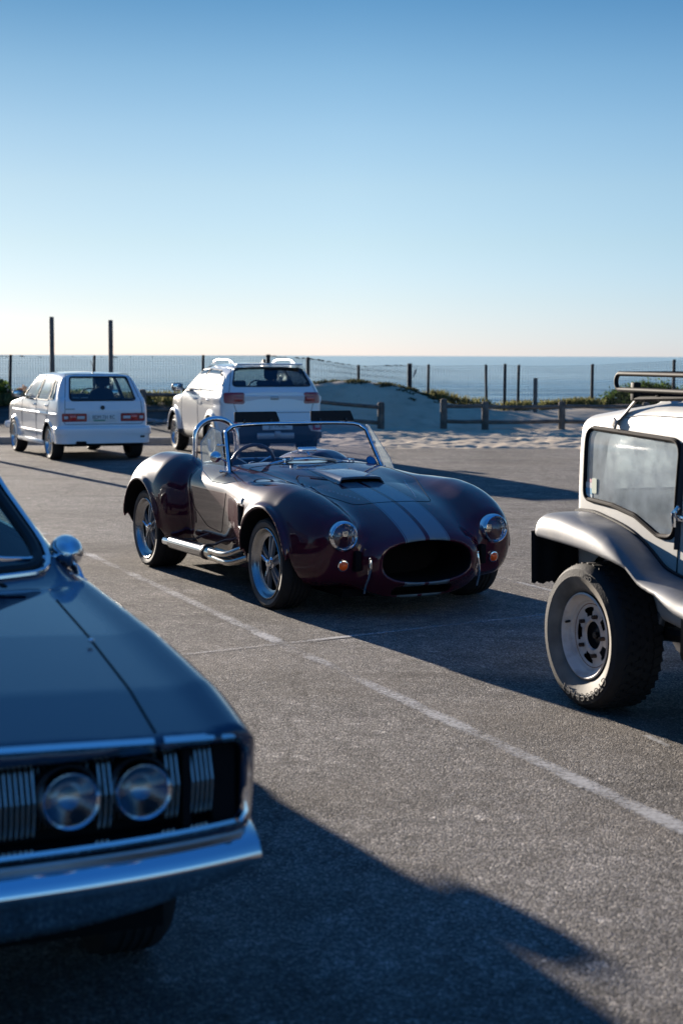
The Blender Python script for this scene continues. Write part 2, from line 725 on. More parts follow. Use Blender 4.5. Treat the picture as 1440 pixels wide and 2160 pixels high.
def glass(name, tint=(0.9, 0.95, 0.95), refl=1.0, haze=0.0, rough=0.02, hazecol=(0.6, 0.65, 0.65)):
    """thin window pane: clear tinted transmission plus a fresnel reflection, optionally with a film of dust"""
    if name in MATS: return MATS[name]
    m = bpy.data.materials.new(name)
    m.use_nodes = True
    nt = m.node_tree
    nt.nodes.clear()
    out = nt.nodes.new('ShaderNodeOutputMaterial')
    tr = nt.nodes.new('ShaderNodeBsdfTransparent')
    tr.inputs[0].default_value = (*tint, 1)
    gl = nt.nodes.new('ShaderNodeBsdfGlossy')
    gl.inputs['Roughness'].default_value = rough
    gl.inputs[0].default_value = (refl,) * 3 + (1,)
    # reflectance of a thin pane, the same from both sides
    geo = nt.nodes.new('ShaderNodeNewGeometry')
    dot = nt.nodes.new('ShaderNodeVectorMath')
    dot.operation = 'DOT_PRODUCT'
    nt.links.new(geo.outputs['Incoming'], dot.inputs[0])
    nt.links.new(geo.outputs['Normal'], dot.inputs[1])
    def math_(op, x, y=0.0):
        q = nt.nodes.new('ShaderNodeMath')
        q.operation = op
        for i, v in enumerate((x, y)):
            if hasattr(v, 'is_output'): nt.links.new(v, q.inputs[i])
            else: q.inputs[i].default_value = v
        return q.outputs[0]
    c = math_('SUBTRACT', 1.0, math_('ABSOLUTE', dot.outputs['Value']))
    fac = math_('ADD', math_('MULTIPLY', math_('POWER', c, 5.0), .92), .07)
    mx = nt.nodes.new('ShaderNodeMixShader')
    nt.links.new(fac, mx.inputs[0])
    last = tr.outputs[0]
    if haze > 0:
        df = nt.nodes.new('ShaderNodeBsdfDiffuse')
        df.inputs[0].default_value = (*hazecol, 1)
        tl = nt.nodes.new('ShaderNodeBsdfTranslucent')
        tl.inputs[0].default_value = (*hazecol, 1)
        ad = nt.nodes.new('ShaderNodeMixShader')
        ad.inputs[0].default_value = 0.5
        nt.links.new(df.outputs[0], ad.inputs[1])
        nt.links.new(tl.outputs[0], ad.inputs[2])
        tc = nt.nodes.new('ShaderNodeTexCoord')
        n = nt.nodes.new('ShaderNodeTexNoise')
        n.inputs['Scale'].default_value = 9
        n.inputs['Detail'].default_value = 6
        nt.links.new(tc.outputs['Object'], n.inputs['Vector'])
        mr = nt.nodes.new('ShaderNodeMapRange')
        mr.inputs['From Min'].default_value = 0.3
        mr.inputs['From Max'].default_value = 0.7
        mr.inputs['To Min'].default_value = haze * 0.6
        mr.inputs['To Max'].default_value = min(1, haze * 1.3)
        nt.links.new(n.outputs['Fac'], mr.inputs[0])
        m2 = nt.nodes.new('ShaderNodeMixShader')
        nt.links.new(mr.outputs[0], m2.inputs[0])
        nt.links.new(tr.outputs[0], m2.inputs[1])
        nt.links.new(ad.outputs[0], m2.inputs[2])
        last = m2.outputs[0]
    nt.links.new(last, mx.inputs[1])
    nt.links.new(gl.outputs[0], mx.inputs[2])
    nt.links.new(mx.outputs[0], out.inputs[0])
    MATS[name] = m
    return m


M_CHROME = mat('chrome', (0.80, 0.81, 0.83), 0.05, 1.0)
M_ALU = mat('polished_aluminium', (0.60, 0.60, 0.60), 0.24, 1.0, rvar=0.06, vscale=14)
M_STEEL = mat('dull_steel', (0.35, 0.35, 0.36), 0.38, 1.0, var=0.12)
M_BLACK = mat('black_plastic', (0.018, 0.018, 0.02), 0.45)
M_MATTE = mat('matte_black', (0.008, 0.008, 0.009), 0.9, spec=0.1)
M_RUBBER = mat('tyre_rubber', (0.022, 0.021, 0.021), 0.75, spec=0.3, var=0.15, vscale=20, bump=0.15, bscale=90)
M_WALL = mat('dusty_sidewall', (0.105, 0.096, 0.086), 0.7, spec=0.35, var=0.3, vscale=9, bump=0.2, bscale=50)
M_SEAL = mat('window_rubber', (0.010, 0.010, 0.012), 0.55, spec=0.3)
M_GAP = mat('panel_gap', (0.004, 0.004, 0.005), 0.9, spec=0.05)
M_SEAT = mat('dark_seat_cloth', (0.02, 0.02, 0.022), 0.85, bump=0.2, bscale=200)
M_LINING = mat('cabin_lining', (0.05, 0.05, 0.052), 0.9)
M_WHITE = mat('white_car_paint', (0.74, 0.75, 0.75), 0.25, 0.0, 1.0, 0.04, var=0.01, vscale=2)
M_PEARL = mat('pearl_white_paint', (0.76, 0.755, 0.74), 0.22, 0.0, 1.0, 0.03)
M_RED = mat('red_lamp', (0.32, 0.008, 0.010), 0.12, 0.0, 1.0, 0.03, bump=0.2, bscale=300)
M_LAMPW = mat('clear_lamp', (0.55, 0.50, 0.50), 0.15, 0.0, 1.0, 0.03)
M_ORANGE = mat('amber_lens', (1.0, 0.125, 0.006), 0.35, 0.0, 0.2, 0.1, bump=0.3, bscale=250)
M_GLASS = glass('car_glass', (0.78, 0.88, 0.86))
M_TINT = glass('tinted_glass', (0.22, 0.25, 0.28), rough=.10)
M_SIDE = glass('side_glass', (0.70, 0.80, 0.80), rough=.12)
M_CLEAR = glass('clear_glass', (0.93, 0.95, 0.95))
M_PLATE = mat('number_plate', (0.70, 0.70, 0.66), 0.4)
M_INK = mat('plate_ink', (0.02, 0.03, 0.05), 0.5)
M_GREEN = mat('plate_green', (0.02, 0.22, 0.12), 0.5)


def tyre(parent, R_, w, rr, y0, sgn, sidewall=None, name='tyre', lug=0.0, dish=0.0):
    """tyre standing in its wheel's own frame: outer face towards sgn*y at y0, inner edge at y0 - w"""
    prof = [(rr - 0.004, -0.030 - dish), (rr + 0.006, -0.012 - dish), (rr + 0.25 * (R_ - rr), -0.004 - dish * .55), (rr + 0.58 * (R_ - rr), 0.0),
            (rr + 0.82 * (R_ - rr), -0.006), (R_ - 0.010, -0.022), (R_ - 0.002, -0.040)]
    tr = []
    for g in range(1, 5):
        h = -0.04 - (w - 0.08) * g / 5
        tr += [(R_, h + 0.006), (R_ - 0.006, h + 0.004), (R_ - 0.006, h - 0.004), (R_, h - 0.006)]
    p2 = [(R_ - 0.002, -w + 0.04), (R_ - 0.01, -w + 0.022), (rr + 0.55 * (R_ - rr), -w), (rr, -w + 0.02)]
    full = prof + tr + p2
    mb = MB()
    mb.lathe([(r, sgn * (y0 + h)) for r, h in full[3:]], 'y', 72)
    if lug > 0:                                   # tread blocks on the shoulders, two staggered rows
        for k in range(44):
            for row, (yo, sh) in enumerate(((-0.072, 0), (-0.120, 0.5), (-0.165, 0.1), (-w + 0.05, 0.6))):
                t = 2 * math.pi * (k + sh) / 44
                rot = Matrix.Rotation(-t, 3, 'Y') @ Matrix.Rotation(0.35 * (1 if row % 2 else -1), 3, 'X')
                c = Vector(((R_ + 0.001) * math.cos(t), sgn * (y0 + yo), (R_ + 0.001) * math.sin(t)))
                mb.box(c, (2 * lug, 0.05, 2 * math.pi * R_ / 44 * 0.62), rot)
    o = mb.build(name, M_RUBBER, parent, ang=35)
    sw = MB().lathe([(r, sgn * (y0 + h)) for r, h in full[:4]], 'y', 72)
    s = sw.build('sidewall', sidewall or M_WALL, o, ang=35)
    return o


def plate(parent, text, w, h, M, green=False):
    """number plate: white plate, raised characters, coloured band; M places it, facing local -x"""
    mb = MB().box((0, 0, 0), (0.012, w, h), bev=0.004)
    mb.xf(M)
    p = mb.build('number_plate', M_PLATE, parent)
    t = text_mesh('lettering', text, h * 0.74, M_INK, p, 0.0015)
    rot = Matrix(((0, 0, -1), (-1, 0, 0), (0, 1, 0))).to_4x4()      # text faces -x, reads along -y
    S = Matrix.Diagonal((0.80, 1.0, 1.0, 1.0))
    t.data.transform(M @ Matrix.Translation((-0.008, 0, h * (0.06 if green else 0.0))) @ rot @ S)
    if green:
        g = MB().box((-0.0068, w * 0.15, -h * 0.36), (0.002, w * 0.42, h * 0.17))
        g.xf(M)
        g.build('green_emblem', M_GREEN, p)
    return p
# ------------------------------------------------------------ setting: tarmac, sand, sea
def structure(o): return tag(o, kind='structure')


def asphalt_mat():
    m = bpy.data.materials.new('asphalt')
    m.use_nodes = True
    nt = m.node_tree
    N, L = nt.nodes.new, nt.links.new
    b = nt.nodes['Principled BSDF']
    geo = N('ShaderNodeNewGeometry')
    def noise(s, d=3, rough=.5, sx=1, sy=1):
        mp = N('ShaderNodeMapping')
        mp.inputs['Scale'].default_value = (sx, sy, 1)
        L(geo.outputs['Position'], mp.inputs[0])
        n = N('ShaderNodeTexNoise')
        n.inputs['Scale'].default_value = s
        n.inputs['Detail'].default_value = d
        n.inputs['Roughness'].default_value = rough
        L(mp.outputs[0], n.inputs['Vector'])
        return n.outputs['Fac']
    def ramp(f, stops):
        r = N('ShaderNodeValToRGB')
        e = r.color_ramp.elements
        while len(e) < len(stops): e.new(.5)
        for q, (p, c) in zip(e, stops):
            q.position = p
            q.color = (*c, 1) if hasattr(c, '__len__') else (c, c, c, 1)
        L(f, r.inputs[0])
        return r.outputs[0]
    def mix(f, a, b_, mode='MIX'):
        x = N('ShaderNodeMix')
        x.data_type = 'RGBA'
        x.blend_type = mode
        for s, v in ((0, f), (6, a), (7, b_)):
            if hasattr(v, 'is_output'): L(v, x.inputs[s])
            else: x.inputs[s].default_value = v if s == 0 else (*v, 1)
        return x.outputs[2]
    # aggregate: stones of differing tone in dark binder
    vo = N('ShaderNodeTexVoronoi')
    vo.inputs['Scale'].default_value = 150
    L(geo.outputs['Position'], vo.inputs['Vector'])
    sep = N('ShaderNodeSeparateColor')
    L(vo.outputs['Color'], sep.inputs[0])
    stone = ramp(sep.outputs[0], [(0, (.084, .077, .069)), (.50, (.168, .155, .139)), (.82, (.268, .247, .221)), (1, (.50, .455, .395))])
    vo2 = N('ShaderNodeTexVoronoi')
    vo2.inputs['Scale'].default_value = 22
    vo2.inputs['Randomness'].default_value = 1
    L(geo.outputs['Position'], vo2.inputs['Vector'])
    sep2 = N('ShaderNodeSeparateColor')
    L(vo2.outputs['Color'], sep2.inputs[0])
    speck = ramp(sep2.outputs[1], [(0, 0.82), (.90, 1.0), (.975, 1.12), (1, 1.45)])
    col = mix(1.0, stone, speck, 'MULTIPLY')
    # broad wear: pale dusty patches and darker tracks
    big = ramp(noise(.55, 5, .6), [(.30, .78), (.5, 1.0), (.70, 1.20)])
    trk = ramp(noise(.9, 4, .6, .35, 1.6), [(.34, .70), (.48, 1.0), (1, 1.05)])
    mid = ramp(noise(4.2, 5, .65), [(.3, .78), (.5, 1.0), (.7, 1.25)])
    col = mix(1.0, mix(1.0, mix(1.0, col, big, 'MULTIPLY'), trk, 'MULTIPLY'), mid, 'MULTIPLY')
    sandy = ramp(noise(.8, 6, .65), [(.46, 0.0), (.74, .38)])
    col = mix(sandy, col, (.210, .178, .140))
    # fine cracks
    vc = N('ShaderNodeTexVoronoi')
    vc.feature = 'DISTANCE_TO_EDGE'
    vc.inputs['Scale'].default_value = .42
    wob = N('ShaderNodeMix')
    wob.data_type = 'VECTOR'
    wob.inputs[0].default_value = .22
    nz = N('ShaderNodeTexNoise')
    nz.inputs['Scale'].default_value = 2.6
    nz.inputs['Detail'].default_value = 6
    L(geo.outputs['Position'], nz.inputs['Vector'])
    L(geo.outputs['Position'], wob.inputs[4])
    L(nz.outputs['Color'], wob.inputs[5])
    L(wob.outputs[1], vc.inputs['Vector'])
    ck = ramp(vc.outputs['Distance'], [(0, .72), (.003, .9), (.007, 1.0)])
    col = mix(1.0, col, ck, 'MULTIPLY')
    # oil drips and the dark soak under the parked cars
    vd = N('ShaderNodeTexVoronoi')
    vd.inputs['Scale'].default_value = 1.15
    wd = N('ShaderNodeMix')
    wd.data_type = 'VECTOR'
    wd.inputs[0].default_value = .09
    L(geo.outputs['Position'], wd.inputs[4])
    L(nz.outputs['Color'], wd.inputs[5])
    L(wd.outputs[1], vd.inputs['Vector'])
    sd_ = N('ShaderNodeSeparateColor')
    L(vd.outputs['Color'], sd_.inputs[0])
    spot = ramp(vd.outputs['Distance'], [(.035, 1.0), (.075, .45), (.11, 0.0)])
    pick = ramp(sd_.outputs[2], [(.62, 0.0), (.66, .55)])
    both = mix(1.0, spot, pick, 'MULTIPLY')
    col = mix(both, col, (.030, .027, .025))
    L(col, b.inputs['Base Color'])
    b.inputs['Roughness'].default_value = .9
    b.inputs['Specular IOR Level'].default_value = .06
    bp = N('ShaderNodeBump')
    bp.inputs['Strength'].default_value = .8
    bp.inputs['Distance'].default_value = .0065
    L(vo.outputs['Distance'], bp.inputs['Height'])
    bp.invert = True
    bp2 = N('ShaderNodeBump')
    bp2.inputs['Strength'].default_value = .07
    bp2.inputs['Distance'].default_value = .02
    L(noise(14, 4, .6), bp2.inputs['Height'])
    L(bp.outputs[0], bp2.inputs['Normal'])
    L(bp2.outputs[0], b.inputs['Normal'])
    return m


def line_mat():
    m = bpy.data.materials.new('worn_line_paint')
    m.use_nodes = True
    nt = m.node_tree
    N, L = nt.nodes.new, nt.links.new
    b = nt.nodes['Principled BSDF']
    b.inputs['Base Color'].default_value = (.50, .49, .47, 1)
    b.inputs['Roughness'].default_value = .8
    geo = N('ShaderNodeNewGeometry')
    n1 = N('ShaderNodeTexNoise')
    n1.inputs['Scale'].default_value = 55
    n1.inputs['Detail'].default_value = 4
    n1.inputs['Roughness'].default_value = .7
    n2 = N('ShaderNodeTexNoise')
    n2.inputs['Scale'].default_value = 2.2
    n2.inputs['Detail'].default_value = 4
    for n in (n1, n2): L(geo.outputs['Position'], n.inputs['Vector'])
    uv = N('ShaderNodeTexCoord')
    sx = N('ShaderNodeSeparateXYZ')
    L(uv.outputs['UV'], sx.inputs[0])
    def math_(op, a, b_=0.0):
        x = N('ShaderNodeMath')
        x.operation = op
        for i, v in enumerate((a, b_)):
            if hasattr(v, 'is_output'): L(v, x.inputs[i])
            else: x.inputs[i].default_value = v
        return x.outputs[0]
    # edges of the stroke are frayed: distance from the middle, 0..1
    edge = math_('ABSOLUTE', math_('SUBTRACT', sx.outputs['X'], .5))
    edge = math_('POWER', math_('MULTIPLY', edge, 2.0), 3.0)
    s = math_('ADD', math_('MULTIPLY', n1.outputs['Fac'], 1.2), math_('MULTIPLY', n2.outputs['Fac'], 1.1))
    s = math_('SUBTRACT', s, math_('MULTIPLY', edge, .55))
    s = math_('ADD', s, sx.outputs['Y'])            # overall keep value stored in V
    mr = N('ShaderNodeMapRange')
    mr.inputs['From Min'].default_value = 1.28
    mr.inputs['From Max'].default_value = 1.72
    mr.inputs['To Max'].default_value = .8
    L(s, mr.inputs[0])
    L(mr.outputs[0], b.inputs['Alpha'])
    return m


M_ASPH = asphalt_mat()
structure(MB().add([(-160, -120, 0), (160, -120, 0), (160, 33.0, 0), (-160, 33.0, 0)], [(0, 1, 2, 3)]).build('ground', M_ASPH, fix=False, smooth=False))


def stripe(pts, w, keep, name='parking_line'):
    """painted strip along pts; keep = how much paint survives at each point"""
    V, F, U = [], [], []
    pts = [Vector((p[0], p[1], 0)) for p in pts]
    for i, p in enumerate(pts):
        d = (pts[min(i + 1, len(pts) - 1)] - pts[max(i - 1, 0)]).normalized()
        n = Vector((-d.y, d.x, 0)) * w / 2
        V += [tuple(p - n + Vector((0, 0, .004))), tuple(p + n + Vector((0, 0, .004)))]
        U += [(0, keep[i]), (1, keep[i])]
        if i: F.append((2 * i - 2, 2 * i - 1, 2 * i + 1, 2 * i))
    me = bpy.data.meshes.new(name)
    me.from_pydata(V, [], F)
    uvl = me.uv_layers.new(name='UVMap')
    for p in me.polygons:
        for li, vi in zip(p.loop_indices, p.vertices): uvl.data[li].uv = U[vi]
    me.materials.append(M_LINE)
    return structure(link_mesh(name, me))


M_LINE = line_mat()
A, B = np.array([-2.95, 15.0]), np.array([2.4, 2.75])
ts = np.linspace(0, 1, 26)
kp = np.interp(ts, [0, .10, .33, .43, .50, .535, .56, .60, .66, .86, 1], [.24, .28, .30, .36, .48, .24, .10, .34, .44, .48, .42])
stripe([A + (B - A) * t for t in ts], .125, kp)
A, B = np.array([-1.6, 8.22]), np.array([2.6, 10.9])
ts = np.linspace(0, 1, 14)
stripe([A + (B - A) * t for t in ts], .075, np.interp(ts, [0, .2, .33, .5, 1], [.10, .20, .46, .34, .14]))
A, B = np.array([.75, 12.75]), np.array([2.2, 9.7])
stripe([A, (A + B) / 2, B], .09, [.15, .3, .2])
stripe([(1.36, 6.83), (1.42, 6.63)], .05, [.5, .5])


# ---- sand bank and dune
def hash_noise(x, y, s, seed):
    """smooth value noise"""
    r = np.random.default_rng(seed)
    G = r.uniform(-1, 1, (128, 128))
    u, v = x * s, y * s
    i, j = np.floor(u).astype(int), np.floor(v).astype(int)
    fu, fv = u - i, v - j
    fu, fv = fu * fu * (3 - 2 * fu), fv * fv * (3 - 2 * fv)
    g = lambda a, b: G[a % 128, b % 128]
    return (g(i, j) * (1 - fu) + g(i + 1, j) * fu) * (1 - fv) + (g(i, j + 1) * (1 - fu) + g(i + 1, j + 1) * fu) * fv


def sstep(a, b, x):
    t = np.clip((x - a) / (b - a), 0, 1)
    return t * t * (3 - 2 * t)


crest_x = cur([-40, -8, -5, -3.2, -1.4, -.6, .2, .9, 1.5, 1.95, 2.5, 3.2, 5, 7, 9, 40], [.55, .55, .56, .62, .90, 1.0, 1.06, 1.04, .93, .74, .54, .43, .42, .50, .46, .42])


def terrain(x, y):
    left = sstep(-.2, -1.6, x)
    lo_l = np.where(y < 29.72, -.06, .112 + .14 * sstep(29.7, 33.3, y) + .28 * sstep(33.2, 35.6, y))
    edge = 28.2 + .35 * hash_noise(x, y * 0 + 3, .9, 3) + .15 * hash_noise(x, y * 0 + 9, 3.1, 4)
    lo_r = -.05 + .08 * sstep(edge - .5, edge + .9, y) + .06 * sstep(edge, 33.5, y)
    base = lo_l * left + lo_r * (1 - left)
    rough = sstep(28.0, 28.8, y) * (1 - left) + sstep(33, 35, y) * left
    lump = .020 * hash_noise(x, y, 1.1, 11) + .022 * hash_noise(x * .6, y, 3.2, 12) + .018 * hash_noise(x, y, 6.5, 13) + .010 * hash_noise(x, y, 12, 14)
    base = base + lump * rough * (.55 + .45 * sstep(36, 33, y))
    cz = crest_x(x) + .04 * hash_noise(x, y * 0, 1.3, 17)
    w = sstep(33.9, 37.0, y) ** 1.15
    z = base * (1 - w) + cz * w
    z = np.where(y > 37.4, cz - 5.6 * sstep(37.4, 52, y) ** 1.0 + .03 * hash_noise(x, y, 2, 19), z)
    return z


def sand_mat():
    m = mat('beach_sand', (.56, .445, .31), .95, spec=.12, var=.12, vscale=1.1, dirt=((.36, .295, .21), 3.2, .6), bump=.35, bscale=24)
    # left of the dune the bank is trodden grey soil
    nt = m.node_tree
    b = nt.nodes['Principled BSDF']
    src = b.inputs['Base Color'].links[0].from_socket
    geo = nt.nodes.new('ShaderNodeNewGeometry')
    sp = nt.nodes.new('ShaderNodeSeparateXYZ')
    nt.links.new(geo.outputs['Position'], sp.inputs[0])
    mr = nt.nodes.new('ShaderNodeMapRange')
    mr.inputs['From Min'].default_value = -.4
    mr.inputs['From Max'].default_value = -1.4
    mr.clamp = True
    nt.links.new(sp.outputs['X'], mr.inputs[0])
    n = nt.nodes.new('ShaderNodeTexNoise')
    n.inputs['Scale'].default_value = 1.7
    n.inputs['Detail'].default_value = 5
    nt.links.new(geo.outputs['Position'], n.inputs['Vector'])
    rp = nt.nodes.new('ShaderNodeValToRGB')
    rp.color_ramp.elements[0].color = (.055, .052, .047, 1)
    rp.color_ramp.elements[1].color = (.15, .135, .115, 1)
    rp.color_ramp.elements[0].position = .35
    rp.color_ramp.elements[1].position = .75
    nt.links.new(n.outputs['Fac'], rp.inputs[0])
    mx = nt.nodes.new('ShaderNodeMix')
    mx.data_type = 'RGBA'
    nt.links.new(mr.outputs[0], mx.inputs[0])
    nt.links.new(src, mx.inputs[6])
    nt.links.new(rp.outputs[0], mx.inputs[7])
    nt.links.new(mx.outputs[2], b.inputs['Base Color'])
    return m


M_SAND = sand_mat()
xs = np.concatenate([np.linspace(-160, -14, 24)[:-1], np.linspace(-14, 14, 421), np.linspace(14, 160, 24)[1:]])
ys = np.concatenate([np.linspace(27.3, 34.5, 121), np.linspace(34.5, 40, 70)[1:], np.linspace(40, 70, 40)[1:]])
GX, GY = np.meshgrid(xs, ys, indexing='ij')
GZ = terrain(GX, GY)
nx_, ny_ = GX.shape
idx = np.arange(nx_ * ny_).reshape(nx_, ny_)
Fq = np.stack([idx[:-1, :-1], idx[1:, :-1], idx[1:, 1:], idx[:-1, 1:]], -1).reshape(-1, 4)
structure(mesh_np('sand_dune', np.stack([GX, GY, GZ], -1).reshape(-1, 3), Fq, M_SAND))

kb = MB()
k = 0
x = -22.0
M_CONC = mat('kerb_concrete', (.24, .23, .215), .85, var=.15, vscale=5, bump=.3, bscale=40)
kerb = empty('kerb', (0, 0, 0))
structure(kerb)
while x < -1.0:
    o = MB().box((x + .45, 29.66, .05), (.89, .15, .14), bev=.012).build('kerb_stone', M_CONC, kerb)
    o.rotation_euler = (0, 0, 0)
    x += .90

# ---- sea
def sea_mat():
    m = bpy.data.materials.new('sea_water')
    m.use_nodes = True
    nt = m.node_tree
    N, L = nt.nodes.new, nt.links.new
    b = nt.nodes['Principled BSDF']
    geo = N('ShaderNodeNewGeometry')
    def noise(sx, sy, d=4, rough=.55):
        mp = N('ShaderNodeMapping')
        mp.inputs['Scale'].default_value = (sx, sy, 1)
        mp.inputs['Rotation'].default_value = (0, 0, .06)
        L(geo.outputs['Position'], mp.inputs[0])
        n = N('ShaderNodeTexNoise')
        n.inputs['Scale'].default_value = 1
        n.inputs['Detail'].default_value = d
        n.inputs['Roughness'].default_value = rough
        L(mp.outputs[0], n.inputs['Vector'])
        return n.outputs['Fac']
    b.inputs['Roughness'].default_value = .16
    b.inputs['IOR'].default_value = 1.33
    # water colour with streaks of thin foam
    r = N('ShaderNodeValToRGB')
    e = r.color_ramp.elements
    e.new(.5)
    e[0].position, e[1].position, e[2].position = .60, .66, .72
    e[0].color, e[1].color, e[2].color = (.095, .175, .22, 1), (.23, .32, .36, 1), (.50, .55, .58, 1)
    L(noise(.006, .055, 6, .6), r.inputs[0])
    r2 = N('ShaderNodeValToRGB')
    r2.color_ramp.elements[0].position, r2.color_ramp.elements[1].position = .40, .62
    r2.color_ramp.elements[0].color, r2.color_ramp.elements[1].color = (.45, .55, .62, 1), (1.9, 1.75, 1.65, 1)
    L(noise(.0035, .040, 5, .6), r2.inputs[0])
    mx = N('ShaderNodeMix')
    mx.data_type = 'RGBA'
    mx.blend_type = 'MULTIPLY'
    mx.inputs[0].default_value = 1.0
    L(r.outputs[0], mx.inputs[6])
    L(r2.outputs[0], mx.inputs[7])
    L(mx.outputs[2], b.inputs['Base Color'])
    bp = N('ShaderNodeBump')
    bp.inputs['Strength'].default_value = 1.0
    bp.inputs['Distance'].default_value = .7
    L(noise(.012, .085, 3), bp.inputs['Height'])
    bp2 = N('ShaderNodeBump')
    bp2.inputs['Strength'].default_value = 1.0
    bp2.inputs['Distance'].default_value = .10
    L(noise(.22, 1.1, 6, .65), bp2.inputs['Height'])
    L(bp.outputs[0], bp2.inputs['Normal'])
    L(bp2.outputs[0], b.inputs['Normal'])
    return m


M_SEA = sea_mat()
# near sea as a swell with real crests, far sea flat to the horizon, one sheet
sx_ = np.concatenate([np.linspace(-60000, -400, 12)[:-1], np.linspace(-400, 400, 121), np.linspace(400, 60000, 12)[1:]])
sy_ = np.concatenate([np.linspace(48, 420, 420), np.geomspace(430, 70000, 40)])
SX, SY = np.meshgrid(sx_, sy_, indexing='ij')
fade = 1 / (1 + (SY / 300) ** 3)
ph = SY * .20 + 1.1 * hash_noise(SX, SY, .010, 31) * 3 + .5 * hash_noise(SX, SY, .03, 32)
amp = 1.15 * (.4 + .6 * np.clip(hash_noise(SX, SY, .012, 33) + .5, 0, 1))
SZ = -4.6 + fade * amp * ((np.exp(1.6 * (np.sin(ph) - 1)) - .35))
idx = np.arange(SX.size).reshape(SX.shape)
Fq = np.stack([idx[:-1, :-1], idx[1:, :-1], idx[1:, 1:], idx[:-1, 1:]], -1).reshape(-1, 4)
structure(mesh_np('sea', np.stack([SX, SY, SZ], -1).reshape(-1, 3), Fq, M_SEA))


# ------------------------------------------------------------ plants
def leaf_mat(name, a, b_, trans=.45):
    m = bpy.data.materials.new(name)
    m.use_nodes = True
    nt = m.node_tree
    nt.nodes.clear()
    N, L = nt.nodes.new, nt.links.new
    geo = N('ShaderNodeNewGeometry')
    n = N('ShaderNodeTexNoise')
    n.inputs['Scale'].default_value = 5
    n.inputs['Detail'].default_value = 3
    L(geo.outputs['Position'], n.inputs['Vector'])
    add = N('ShaderNodeMath')
    add.operation = 'ADD'
    mul = N('ShaderNodeMath')
    mul.operation = 'MULTIPLY'
    mul.inputs[1].default_value = .5
    L(geo.outputs['Random Per Island'], mul.inputs[0])
    L(n.outputs['Fac'], add.inputs[0])
    L(mul.outputs[0], add.inputs[1])
    r = N('ShaderNodeValToRGB')
    r.color_ramp.elements[0].position = .45
    r.color_ramp.elements[1].position = 1.05
    r.color_ramp.elements[0].color = (*a, 1)
    r.color_ramp.elements[1].color = (*b_, 1)
    L(add.outputs[0], r.inputs[0])
    d = N('ShaderNodeBsdfDiffuse')
    t = N('ShaderNodeBsdfTranslucent')
    L(r.outputs[0], d.inputs[0])
    L(r.outputs[0], t.inputs[0])
    mx = N('ShaderNodeMixShader')
    mx.inputs[0].default_value = trans
    L(d.outputs[0], mx.inputs[1])
    L(t.outputs[0], mx.inputs[2])
    o = N('ShaderNodeOutputMaterial')
    L(mx.outputs[0], o.inputs[0])
    return m


LEAF_G = leaf_mat('dune_leaf', (.040, .045, .026), (.12, .115, .06))
LEAF_B = leaf_mat('bush_leaf', (.022, .048, .014), (.10, .15, .035))
LEAF_Y = leaf_mat('dry_grass', (.09, .10, .035), (.22, .20, .09))


def leaves(name, cents, rads, n, size, m, flat=.6, up=.3, kind=None, blade=False):
    """leaf-sized diamonds (or blades) spread through a crown made of several lobes"""
    cents = np.asarray(cents, float)
    rads = np.asarray(rads, float)
    w = rads ** 2
    k = RNG.choice(len(cents), n, p=w / w.sum())
    d = RNG.normal(size=(n, 3))
    d /= np.linalg.norm(d, axis=1)[:, None]
    r = RNG.uniform(.35, 1.0, n) ** .5 * (1 + .18 * RNG.normal(size=n))
    P = cents[k] + d * (rads[k] * r)[:, None] * np.array([1, 1, flat])
    if blade:
        P[:, 2] = cents[k][:, 2] + RNG.uniform(-.02, .02, n)
        h = size * RNG.uniform(.5, 1.4, n)
        a = RNG.uniform(0, 2 * np.pi, n)
        lean = RNG.uniform(.1, .7, n)
        wv = np.stack([np.cos(a + 1.57), np.sin(a + 1.57), 0 * a], 1) * (size * .035)
        mid = P + np.stack([np.cos(a) * lean * .3, np.sin(a) * lean * .3, np.full(n, .6)], 1) * h[:, None]
        tip = P + np.stack([np.cos(a) * lean, np.sin(a) * lean, np.full(n, .95)], 1) * h[:, None]
        V = np.stack([P - wv, P + wv, mid + wv * .8, tip], 1).reshape(-1, 3)
        V2 = V
    else:
        a = RNG.normal(size=(n, 3)) + np.array([0, 0, up])
        a /= np.linalg.norm(a, axis=1)[:, None]
        b = np.cross(a, RNG.normal(size=(n, 3)))
        b /= np.linalg.norm(b, axis=1)[:, None]
        s = (size * RNG.uniform(.6, 1.3, n))[:, None]
        V = np.stack([P - a * s, P + b * s * .42, P + a * s, P - b * s * .42], 1).reshape(-1, 3)
    F = np.arange(4 * n).reshape(-1, 4)
    return mesh_np(name, V, F, m, smooth=False)


def mound(x0, x1, y, n, zoff, r):
    c = []
    for i in range(n):
        x = RNG.uniform(x0, x1)
        yy = y + RNG.normal() * .35
        c.append((x, yy, float(terrain(np.array([x]), np.array([yy]))[0]) + zoff))
    return c, [r * RNG.uniform(.6, 1.3) for _ in c]


